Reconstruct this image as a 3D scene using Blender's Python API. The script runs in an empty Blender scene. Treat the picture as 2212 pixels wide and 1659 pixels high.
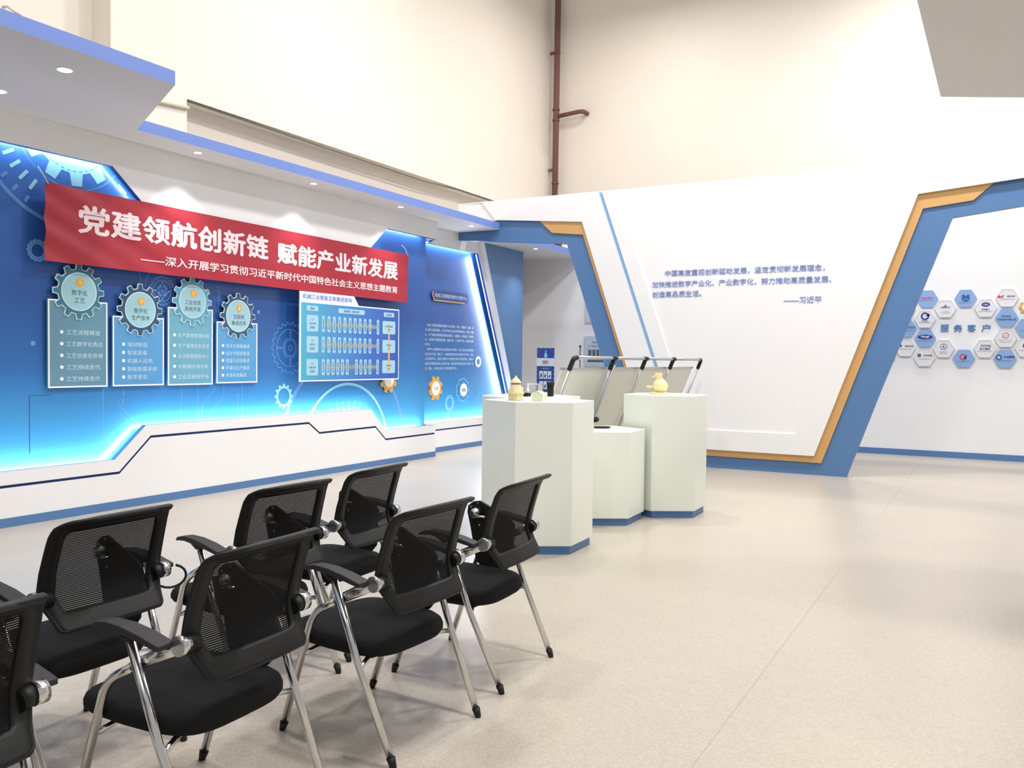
import bpy, bmesh, math, random
from mathutils import Vector, Matrix
random.seed(7)
SC = bpy.context.scene
COL = SC.collection
pi = math.pi
R = math.radians

# ------------------------------------------------------------------ camera
cam = bpy.data.cameras.new('camera'); cam.sensor_fit = 'HORIZONTAL'; cam.sensor_width = 36
cam.lens = 36 * 1865 / 2212; cam.clip_end = 200; cam.clip_start = 0.05
camo = bpy.data.objects.new('camera', cam); COL.objects.link(camo)
rot = Matrix(((0.875073, -0.024239, 0.483384), (0.483851, 0.019801, -0.874926), (0.011636, 0.99951, 0.029056)))
camo.matrix_world = Matrix.Translation((0, 0, 1.5)) @ rot.to_4x4()
SC.camera = camo
# ------------------------------------------------------------------ world, lights, exposure
W = bpy.data.worlds.new('hall_air'); SC.world = W; W.use_nodes = True
W.node_tree.nodes['Background'].inputs[0].default_value = (1.0, 0.99, 0.985, 1)
W.node_tree.nodes['Background'].inputs[1].default_value = 0.46
SC.view_settings.view_transform = 'Standard'; SC.view_settings.look = 'None'
SC.view_settings.exposure = 0.0; SC.view_settings.gamma = 1.0
SC.view_settings.use_curve_mapping = False
SC.cycles.use_denoising = True
SC.cycles.max_bounces = 6; SC.cycles.diffuse_bounces = 3; SC.cycles.glossy_bounces = 3
SC.cycles.transparent_max_bounces = 8; SC.cycles.sample_clamp_indirect = 4
def area(name, loc, direction, sx, sy, power, col=(1, 1, 1), shape='RECTANGLE', spread=pi):
    l = bpy.data.lights.new(name, 'AREA'); l.shape = shape; l.size = sx
    if shape in ('RECTANGLE', 'ELLIPSE'): l.size_y = sy
    l.energy = power; l.color = col; l.spread = spread
    o = bpy.data.objects.new(name, l); COL.objects.link(o); o.location = loc
    o.rotation_euler = Vector(direction).to_track_quat('-Z', 'Y').to_euler()
    return o
HB = 235
for x, y, k in ((-5.0, 9.3, .75), (-1.2, 9.4, 1.45), (3.0, 9.5, 1.0), (-4.2, 3.2, 0.5), (-0.9, 3.6, 1.0), (3.2, 3.2, 0.8), (-1.0, -2.5, 0.7), (-0.6, 14.2, 0.9), (-5.6, 14.2, .35)):
    area('high_bay_lamp', (x, y, 8.6), (0, 0, -1), .7, .7, HB * k, (1, .98, .95), 'DISK')

# ------------------------------------------------------------------ helpers
WL = {}
def tag(o, label=None, cat=None, group=None, kind=None):
    if label: o['label'] = label
    if cat: o['category'] = cat
    if group: o['group'] = group
    if kind: o['kind'] = kind
    return o
def empty(name, loc, label=None, cat=None, group=None, kind=None):
    o = bpy.data.objects.new(name, None); COL.objects.link(o); o.location = loc; o.empty_display_size = .1
    WL[o] = Vector(loc); return tag(o, label, cat, group, kind)
def link(name, bm_or_mesh, mat, parent=None, label=None, cat=None, group=None, kind=None, smooth=False):
    if isinstance(bm_or_mesh, bmesh.types.BMesh):
        me = bpy.data.meshes.new(name); bm_or_mesh.to_mesh(me); bm_or_mesh.free()
    else: me = bm_or_mesh
    if mat is not None:
        if len(me.materials): me.materials.clear()
        for m in (mat if isinstance(mat, (list, tuple)) else [mat]): me.materials.append(m)
    o = bpy.data.objects.new(name, me); COL.objects.link(o)
    if parent is not None:
        base = WL[parent]; me.transform(Matrix.Translation(-base)); o.parent = parent; WL[o] = base
    else:
        xs = [v.co for v in me.vertices]
        lo = Vector([min(v[i] for v in xs) for i in range(3)]); hi = Vector([max(v[i] for v in xs) for i in range(3)])
        base = Vector(((lo.x + hi.x) / 2, (lo.y + hi.y) / 2, lo.z)); me.transform(Matrix.Translation(-base)); o.location = base; WL[o] = base
    if smooth:
        for p in me.polygons: p.use_smooth = True
    return tag(o, label, cat, group, kind)
def prism(pts, a, b, axis, bm=None, side_idx=0, front_idx=0):
    """polygon pts in the plane across axis, extruded from a to b. axis X: pts (y,z); Y: (x,z); Z: (x,y)"""
    bm = bm or bmesh.new()
    f3 = {'X': lambda p, t: (t, p[0], p[1]), 'Y': lambda p, t: (p[0], t, p[1]), 'Z': lambda p, t: (p[0], p[1], t)}[axis]
    va = [bm.verts.new(f3(p, a)) for p in pts]; vb = [bm.verts.new(f3(p, b)) for p in pts]
    n = len(pts); fs = []
    f = bm.faces.new(va); f.material_index = front_idx; fs.append(f)
    f = bm.faces.new(vb[::-1]); f.material_index = front_idx; fs.append(f)
    for i in range(n):
        f = bm.faces.new((va[i], vb[i], vb[(i + 1) % n], va[(i + 1) % n])); f.material_index = side_idx; fs.append(f)
    bmesh.ops.recalc_face_normals(bm, faces=fs)
    return bm
def box(x0, x1, y0, y1, z0, z1, bm=None): return prism([(x0, y0), (x1, y0), (x1, y1), (x0, y1)], z0, z1, 'Z', bm)
def bevel(bm, w, seg=2, ang=30):
    es = [e for e in bm.edges if len(e.link_faces) == 2 and e.calc_face_angle(0) > R(ang)]
    bmesh.ops.bevel(bm, geom=es, offset=w, segments=seg, affect='EDGES', profile=.5); return bm
def cyl(p, q, r, n=16, bm=None, r2=None):
    bm = bm or bmesh.new(); p = Vector(p); q = Vector(q); d = (q - p).normalized()
    u = d.orthogonal().normalized(); v = d.cross(u); r2 = r if r2 is None else r2
    A = [bm.verts.new(p + (u * math.cos(2 * pi * i / n) + v * math.sin(2 * pi * i / n)) * r) for i in range(n)]
    B = [bm.verts.new(q + (u * math.cos(2 * pi * i / n) + v * math.sin(2 * pi * i / n)) * r2) for i in range(n)]
    fs = [bm.faces.new(A[::-1]), bm.faces.new(B)]
    for i in range(n):
        f = bm.faces.new((A[i], A[(i + 1) % n], B[(i + 1) % n], B[i])); f.smooth = True; fs.append(f)
    bmesh.ops.recalc_face_normals(bm, faces=fs); return bm
def rounded(path, rad=.04, seg=5):
    P = [Vector(p) for p in path]; out = [P[0]]
    for i in range(1, len(P) - 1):
        a, b, c = P[i - 1], P[i], P[i + 1]; d1 = (a - b); d2 = (c - b)
        k = min(rad, d1.length * .45, d2.length * .45); s = b + d1.normalized() * k; e = b + d2.normalized() * k
        for j in range(seg + 1):
            t = j / seg; out.append(s * (1 - t) ** 2 + b * 2 * t * (1 - t) + e * t * t)
    out.append(P[-1]); return out
def tube(path, r, n=10, bm=None, flat=1.0, up=None):
    bm = bm or bmesh.new(); P = [Vector(p) for p in path]; rings = []
    d0 = (P[1] - P[0]).normalized(); u = (Vector(up) - d0 * Vector(up).dot(d0)).normalized() if up else d0.orthogonal().normalized()
    for i, p in enumerate(P):
        if i == 0: d = P[1] - P[0]
        elif i == len(P) - 1: d = P[-1] - P[-2]
        else: d = (P[i + 1] - p).normalized() + (p - P[i - 1]).normalized()
        d.normalize(); u = (u - d * u.dot(d)).normalized(); v = d.cross(u); rr = r[i] if isinstance(r, (list, tuple)) else r
        rings.append([bm.verts.new(p + u * math.cos(2 * pi * k / n) * rr + v * math.sin(2 * pi * k / n) * rr * flat) for k in range(n)])
    fs = [bm.faces.new(rings[0][::-1]), bm.faces.new(rings[-1])]
    for a, b in zip(rings, rings[1:]):
        for k in range(n):
            f = bm.faces.new((a[k], a[(k + 1) % n], b[(k + 1) % n], b[k])); f.smooth = True; fs.append(f)
    bmesh.ops.recalc_face_normals(bm, faces=fs); return bm
def lathe(prof, cx, cy, z0=0, n=24, bm=None):
    bm = bm or bmesh.new(); rings = []
    for r, z in prof:
        if r < 1e-5: rings.append([bm.verts.new((cx, cy, z0 + z))])
        else: rings.append([bm.verts.new((cx + r * math.cos(2 * pi * k / n), cy + r * math.sin(2 * pi * k / n), z0 + z)) for k in range(n)])
    fs = []
    for a, b in zip(rings, rings[1:]):
        for k in range(n):
            k2 = (k + 1) % n
            if len(a) == 1 and len(b) == 1: continue
            if len(a) == 1: fs.append(bm.faces.new((a[0], b[k2], b[k])))
            elif len(b) == 1: fs.append(bm.faces.new((a[k], a[k2], b[0])))
            else: fs.append(bm.faces.new((a[k], a[k2], b[k2], b[k])))
    for ring in (rings[0], rings[-1]):
        if len(ring) > 1: fs.append(bm.faces.new(ring))
    bmesh.ops.recalc_face_normals(bm, faces=fs)
    for f in fs: f.smooth = len(f.verts) < 6
    return bm
# materials
def hexc(r, g, b):
    f = lambda c: (c / 255 / 12.92) if c <= 10.3 else ((c / 255 + .055) / 1.055) ** 2.4
    return (f(r), f(g), f(b), 1)
def mat(name, col, rough=.5, metal=0, bump=0, bscale=60, var=0, spec=.5, coat=0, trans=0, ior=1.45):
    m = bpy.data.materials.new(name); m.use_nodes = True; nt = m.node_tree; b = nt.nodes['Principled BSDF']
    b.inputs['Base Color'].default_value = col; b.inputs['Roughness'].default_value = rough; b.inputs['Metallic'].default_value = metal
    b.inputs['Specular IOR Level'].default_value = spec; b.inputs['Coat Weight'].default_value = coat
    b.inputs['Transmission Weight'].default_value = trans; b.inputs['IOR'].default_value = ior
    if bump or var:
        tc = nt.nodes.new('ShaderNodeTexCoord'); no = nt.nodes.new('ShaderNodeTexNoise'); no.inputs['Scale'].default_value = bscale; no.inputs['Detail'].default_value = 3
        nt.links.new(tc.outputs['Object'], no.inputs['Vector'])
        if bump:
            bp = nt.nodes.new('ShaderNodeBump'); bp.inputs['Strength'].default_value = bump; bp.inputs['Distance'].default_value = .002
            nt.links.new(no.outputs['Fac'], bp.inputs['Height']); nt.links.new(bp.outputs['Normal'], b.inputs['Normal'])
        if var:
            n2 = nt.nodes.new('ShaderNodeTexNoise'); n2.inputs['Scale'].default_value = 1.3; n2.inputs['Detail'].default_value = 4
            nt.links.new(tc.outputs['Object'], n2.inputs['Vector'])
            mx = nt.nodes.new('ShaderNodeMix'); mx.data_type = 'RGBA'; mx.inputs['A'].default_value = tuple(c * (1 - var) for c in col[:3]) + (1,); mx.inputs['B'].default_value = tuple(min(1, c * (1 + var)) for c in col[:3]) + (1,)
            nt.links.new(n2.outputs['Fac'], mx.inputs['Factor']); nt.links.new(mx.outputs['Result'], b.inputs['Base Color'])
    return m
def emis(name, col, s):
    m = bpy.data.materials.new(name); m.use_nodes = True; b = m.node_tree.nodes['Principled BSDF']
    b.inputs['Base Color'].default_value = col; b.inputs['Emission Color'].default_value = col; b.inputs['Emission Strength'].default_value = s; return m
WHITE = mat('white_paint', hexc(238, 238, 240), .45, bump=.1, bscale=90)
WHITE2 = mat('white_lacquer', hexc(238, 243, 234), .3, bump=.05, bscale=40)
WARM = mat('cream_plaster', hexc(240, 230, 218), .85, bump=.5, bscale=14, var=.03)
WARMD = mat('beam_underside_plaster', hexc(214, 205, 180), .85, bump=.3, bscale=20)
BLUE = mat('blue_paint', hexc(86, 124, 172), .4, bump=.05)
BLUEF = mat('fascia_periwinkle_paint', hexc(112, 138, 208), .45, bump=.05)
NAVY = mat('navy_edge_paint', hexc(46, 74, 140), .4, bump=.05)
ORANGE = mat('orange_paint', hexc(210, 164, 106), .4, bump=.05)
SOFF = mat('soffit_paint', hexc(214, 213, 214), .6, bump=.1)
BLACKP = mat('black_plastic', hexc(24, 25, 26), .5, bump=.25, bscale=220, spec=.35)
ARMP = mat('armrest_plastic', hexc(50, 50, 52), .55, bump=.3, bscale=300, spec=.3)
FAB = mat('black_seat_fabric', hexc(27, 27, 28), .95, spec=.25, bump=.6, bscale=420)
CHROME = mat('chrome', (.70, .70, .69, 1), .2, 1)
ALU = mat('brushed_aluminium', (.62, .63, .64, 1), .32, 1, bump=.1, bscale=150)
RUB = mat('black_rubber', hexc(26, 26, 27), .6, bump=.2, bscale=150)
RED = mat('red_banner_cloth', hexc(170, 44, 60), .55, bump=.25, bscale=240)
LETW = mat('banner_letter_white', hexc(246, 226, 232), .6, bump=.1)
PURE = mat('white_print', hexc(244, 248, 250), .5, bump=.03)
PALE = mat('pale_cyan_print', hexc(150, 215, 240), .4, bump=.03)
MIDB = mat('mid_blue_print', hexc(88, 146, 216), .4, bump=.03)
LINEB = mat('light_blue_line_print', hexc(104, 158, 222), .4, bump=.03)
NAVYT = mat('navy_letter', hexc(50, 72, 140), .5, bump=.03)
QBLUE = mat('blue_acrylic_letter', hexc(128, 150, 214), .4, bump=.05)
SLATE = mat('slate_letter', hexc(66, 84, 96), .5, bump=.03)
ORB = mat('orange_badge', hexc(240, 176, 60), .5, bump=.03)
GOLD = mat('gold_gear', hexc(222, 170, 84), .4, bump=.05)
LED = emis('led_lens', (1, .98, .96, 1), 9)
def graphic_mat():
    m = bpy.data.materials.new('blue_gradient_print'); m.use_nodes = True; nt = m.node_tree; b = nt.nodes['Principled BSDF']
    g = nt.nodes.new('ShaderNodeNewGeometry'); s = nt.nodes.new('ShaderNodeSeparateXYZ'); mr = nt.nodes.new('ShaderNodeMapRange'); cr = nt.nodes.new('ShaderNodeValToRGB')
    nt.links.new(g.outputs['Position'], s.inputs[0]); nt.links.new(s.outputs['Z'], mr.inputs['Value']); mr.inputs['From Min'].default_value = .3; mr.inputs['From Max'].default_value = 3.5
    nt.links.new(mr.outputs[0], cr.inputs[0]); e = cr.color_ramp.elements
    e[0].position = 0; e[0].color = hexc(86, 176, 226); e[1].position = 1; e[1].color = hexc(66, 124, 214)
    for p, c in ((.15, (66, 156, 216)), (.32, (48, 112, 180)), (.55, (42, 84, 156)), (.75, (46, 92, 172))):
        k = e.new(p); k.color = hexc(*c)
    nt.links.new(cr.outputs[0], b.inputs['Base Color']); b.inputs['Roughness'].default_value = .28; return m
GRAPH = graphic_mat()
def board_mat():
    m = bpy.data.materials.new('teal_to_blue_print'); m.use_nodes = True; nt = m.node_tree; b = nt.nodes['Principled BSDF']
    g = nt.nodes.new('ShaderNodeNewGeometry'); s = nt.nodes.new('ShaderNodeSeparateXYZ'); mr = nt.nodes.new('ShaderNodeMapRange'); cr = nt.nodes.new('ShaderNodeValToRGB')
    nt.links.new(g.outputs['Position'], s.inputs[0]); nt.links.new(s.outputs['Y'], mr.inputs['Value']); mr.inputs['From Min'].default_value = 7.9; mr.inputs['From Max'].default_value = 9.95
    nt.links.new(mr.outputs[0], cr.inputs[0]); e = cr.color_ramp.elements; e[0].color = hexc(80, 176, 204); e[1].color = hexc(56, 84, 176)
    k = e.new(.3); k.color = hexc(78, 146, 204); k = e.new(.65); k.color = hexc(64, 112, 196)
    nt.links.new(cr.outputs[0], b.inputs['Base Color']); b.inputs['Roughness'].default_value = .35; return m
def mesh_mat():
    m = bpy.data.materials.new('black_mesh_weave'); m.use_nodes = True; nt = m.node_tree; b = nt.nodes['Principled BSDF']
    b.inputs['Base Color'].default_value = hexc(20, 20, 22); b.inputs['Roughness'].default_value = .8; b.inputs['Specular IOR Level'].default_value = .2
    tc = nt.nodes.new('ShaderNodeTexCoord'); s = nt.nodes.new('ShaderNodeSeparateXYZ'); nt.links.new(tc.outputs['Object'], s.inputs[0])
    def wave(out, k, off):
        a = nt.nodes.new('ShaderNodeMath'); a.operation = 'MULTIPLY'; a.inputs[1].default_value = k; nt.links.new(out, a.inputs[0])
        c = nt.nodes.new('ShaderNodeMath'); c.operation = 'SINE'; nt.links.new(a.outputs[0], c.inputs[0])
        d = nt.nodes.new('ShaderNodeMath'); d.operation = 'GREATER_THAN'; d.inputs[1].default_value = off; nt.links.new(c.outputs[0], d.inputs[0]); return d.outputs[0]
    w1 = wave(s.outputs['Z'], 2 * pi / .0062, .55); w2 = wave(s.outputs['Y'], 2 * pi / .0040, -.2)
    mu = nt.nodes.new('ShaderNodeMath'); mu.operation = 'MULTIPLY'; nt.links.new(w1, mu.inputs[0]); nt.links.new(w2, mu.inputs[1])
    sb = nt.nodes.new('ShaderNodeMath'); sb.operation = 'MULTIPLY_ADD'; sb.inputs[1].default_value = -.55; sb.inputs[2].default_value = 1.0; nt.links.new(mu.outputs[0], sb.inputs[0])
    nt.links.new(sb.outputs[0], b.inputs['Alpha']); return m
def floor_mat():
    m = bpy.data.materials.new('speckled_terrazzo'); m.use_nodes = True; nt = m.node_tree; b = nt.nodes['Principled BSDF']
    tc = nt.nodes.new('ShaderNodeTexCoord'); n1 = nt.nodes.new('ShaderNodeTexNoise'); n1.inputs['Scale'].default_value = 95; n1.inputs['Detail'].default_value = 2
    n2 = nt.nodes.new('ShaderNodeTexNoise'); n2.inputs['Scale'].default_value = .9; n2.inputs['Detail'].default_value = 3
    vo = nt.nodes.new('ShaderNodeTexVoronoi'); vo.inputs['Scale'].default_value = 70
    for n in (n1, n2, vo): nt.links.new(tc.outputs['Object'], n.inputs['Vector'])
    r1 = nt.nodes.new('ShaderNodeValToRGB'); e = r1.color_ramp.elements; e[0].position = .35; e[0].color = hexc(183, 174, 161); e[1].position = .65; e[1].color = hexc(198, 189, 176)
    nt.links.new(n1.outputs['Fac'], r1.inputs[0])
    r2 = nt.nodes.new('ShaderNodeValToRGB'); e = r2.color_ramp.elements; e[0].position = .3; e[0].color = (.93, .92, .93, 1); e[1].position = .7; e[1].color = (1, .99, .97, 1)
    nt.links.new(n2.outputs['Fac'], r2.inputs[0])
    r3 = nt.nodes.new('ShaderNodeValToRGB'); e = r3.color_ramp.elements; e[0].position = .02; e[0].color = (.92, .91, .89, 1); e[1].position = .16; e[1].color = (1, 1, 1, 1)
    nt.links.new(vo.outputs['Distance'], r3.inputs[0])
    a = nt.nodes.new('ShaderNodeMix'); a.data_type = 'RGBA'; a.blend_type = 'MULTIPLY'; a.inputs['Factor'].default_value = 1; nt.links.new(r1.outputs[0], a.inputs['A']); nt.links.new(r2.outputs[0], a.inputs['B'])
    c = nt.nodes.new('ShaderNodeMix'); c.data_type = 'RGBA'; c.blend_type = 'MULTIPLY'; c.inputs['Factor'].default_value = .8; nt.links.new(a.outputs['Result'], c.inputs['A']); nt.links.new(r3.outputs[0], c.inputs['B'])
    nt.links.new(c.outputs['Result'], b.inputs['Base Color']); b.inputs['Roughness'].default_value = .30; b.inputs['Specular IOR Level'].default_value = .45
    return m
BOARD = board_mat(); MESHM = mesh_mat(); FLOORM = floor_mat()
# text -> mesh, unit box normalised
TC = {}
def text_mesh(body, bold=0.0, ext=0.0, spacing=1.0, line=1.0, align='LEFT'):
    key = (body, bold, ext, spacing, line, align)
    if key not in TC:
        cu = bpy.data.curves.new('t', 'FONT'); cu.body = body; cu.size = 1; cu.offset = 0; cu.extrude = ext; cu.space_character = spacing; cu.space_line = line
        cu.align_x = align; cu.resolution_u = 3; cu.fill_mode = 'BOTH'
        o = bpy.data.objects.new('t', cu); COL.objects.link(o)
        dg = bpy.context.evaluated_depsgraph_get(); me = bpy.data.meshes.new_from_object(o.evaluated_get(dg))
        bpy.data.objects.remove(o); bpy.data.curves.remove(cu)
        if len(me.materials): me.materials.clear()
        if bold > .009:
            V = [tuple(v.co) for v in me.vertices]; F = [tuple(p.vertices) for p in me.polygons]; n = len(V); VV = []; FF = []
            for k, (dx, dy) in enumerate(((0, 0), (bold, 0), (-bold, 0), (0, bold * .8), (0, -bold * .8)) if bold > .013 else ((0, 0), (bold, 0))):
                VV += [(x + dx, y + dy, z + k * 1e-4) for x, y, z in V]; FF += [tuple(i + n * k for i in f) for f in F]
            me = bpy.data.meshes.new('text'); me.from_pydata(VV, [], FF)
        TC[key] = me
    return TC[key].copy()
def put_text(name, body, face, plane, a0, b0, a1=None, h=None, parent=None, material=None, bold=.012, ext=0.0, align='LEFT', spacing=1.0, line=1.0, warp=None, **kw):
    """face 'X': wall facing +x (a=y); 'Y': wall facing -y (a=x). a0..a1 span, b0 bottom of glyph box, h glyph box height."""
    me = text_mesh(body, bold, ext, spacing, line, 'LEFT' if align == 'LEFT' else 'CENTER')
    vs = [v.co for v in me.vertices]
    if not vs: return None
    plane += .0008 if face == 'X' else -.0008
    x0 = min(v.x for v in vs); x1 = max(v.x for v in vs); y0 = min(v.y for v in vs); y1 = max(v.y for v in vs); zl = min(v.z for v in vs)
    sy = h / (y1 - y0); sx = (a1 - a0) / (x1 - x0) if a1 is not None else sy
    if a1 is None and align == 'CENTER': a0 = a0 - (x1 - x0) * sx / 2
    for v in me.vertices:
        a = a0 + (v.co.x - x0) * sx; b = b0 + (v.co.y - y0) * sy; t = (v.co.z - zl)
        off = warp(a, b) if warp else 0
        v.co = (plane + t + off, a, b) if face == 'X' else (a, plane - t - off, b)
    return link(name, me, material, parent, **kw)
def disc(cy, cz, r, n=32, hole=0, teeth=None):
    """point list(s) for a circle / gear in plane coords"""
    return [(cy + r * math.cos(2 * pi * i / n), cz + r * math.sin(2 * pi * i / n)) for i in range(n)]
def gear_pts(cy, cz, ro, ri, nt, inset=0, rotd=0):
    ia = inset / ro; ro -= inset; ri -= inset
    out = []
    for i in range(nt):
        a = 2 * pi * i / nt + rotd; w = 2 * pi / nt
        for da, r in ((-w * .31 + ia, ri), (-w * .19 + ia, ro), (w * .19 - ia, ro), (w * .31 - ia, ri)):
            out.append((cy + r * math.cos(a + da), cz + r * math.sin(a + da)))
    return out
def ring(outer, inner, face, a, b, bm=None):
    """solid ring between equal-length outlines"""
    bm = bm or bmesh.new(); f3 = (lambda p, t: (t, p[0], p[1])) if face == 'X' else (lambda p, t: (p[0], t, p[1]))
    n = len(outer); L = [[bm.verts.new(f3(p, t)) for p in pts] for pts in (outer, inner) for t in (a, b)]
    oa, ob, ia, ib = L; fs = []
    for i in range(n):
        j = (i + 1) % n
        for q in ((ob[i], ob[j], ib[j], ib[i]), (oa[j], oa[i], ia[i], ia[j]), (oa[i], oa[j], ob[j], ob[i]), (ia[j], ia[i], ib[i], ib[j])): fs.append(bm.faces.new(q))
    bmesh.ops.recalc_face_normals(bm, faces=fs); return bm
def inner_of(pts, cy, cz, r): return [(cy + r * (p[0] - cy) / math.hypot(p[0] - cy, p[1] - cz), cz + r * (p[1] - cz) / math.hypot(p[0] - cy, p[1] - cz)) for p in pts]
def strip(path, w, face, a, b, bm=None):
    """flat mitred ribbon along a polyline in plane coords"""
    bm = bm or bmesh.new(); P = [Vector(p) for p in path]
    closed = (P[0] - P[-1]).length < 1e-6
    if closed: P = P[:-1]
    n = len(P); Lf = []; Rt = []
    for i in range(n):
        pr = P[i - 1] if (i or closed) else None; nx = P[(i + 1) % n] if (i < n - 1 or closed) else None
        d1 = (P[i] - pr).normalized() if pr is not None else None; d2 = (nx - P[i]).normalized() if nx is not None else None
        if d1 is None: d1 = d2
        if d2 is None: d2 = d1
        t = d1 + d2; t = t.normalized() if t.length > 1e-6 else d1; m = Vector((-t.y, t.x)); k = 1 / max(.45, m.dot(Vector((-d1.y, d1.x))))
        Lf.append(P[i] + m * w / 2 * k); Rt.append(P[i] - m * w / 2 * k)
    f3 = (lambda p, t: (t, p[0], p[1])) if face == 'X' else (lambda p, t: (p[0], t, p[1]))
    A, B, C_, D_ = [[bm.verts.new(f3(p, t)) for p in L] for L in (Lf, Rt) for t in (a, b)]; fs = []
    for i in range(n if closed else n - 1):
        j = (i + 1) % n
        for q in ((B[i], B[j], D_[j], D_[i]), (A[j], A[i], C_[i], C_[j]), (A[i], A[j], B[j], B[i]), (C_[j], C_[i], D_[i], D_[j])): fs.append(bm.faces.new(q))
    if not closed: fs.append(bm.faces.new((A[0], B[0], D_[0], C_[0]))); fs.append(bm.faces.new((A[-1], C_[-1], D_[-1], B[-1])))
    bmesh.ops.recalc_face_normals(bm, faces=fs); return bm
def rrect(y0, z0, y1, z1, r, seg=3):
    out = []
    for cy, cz, s in ((y1 - r, z1 - r, 0), (y0 + r, z1 - r, 90), (y0 + r, z0 + r, 180), (y1 - r, z0 + r, 270)):
        for k in range(seg + 1): t = R(s + 90 * k / seg); out.append((cy + r * math.cos(t), cz + r * math.sin(t)))
    return out
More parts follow.
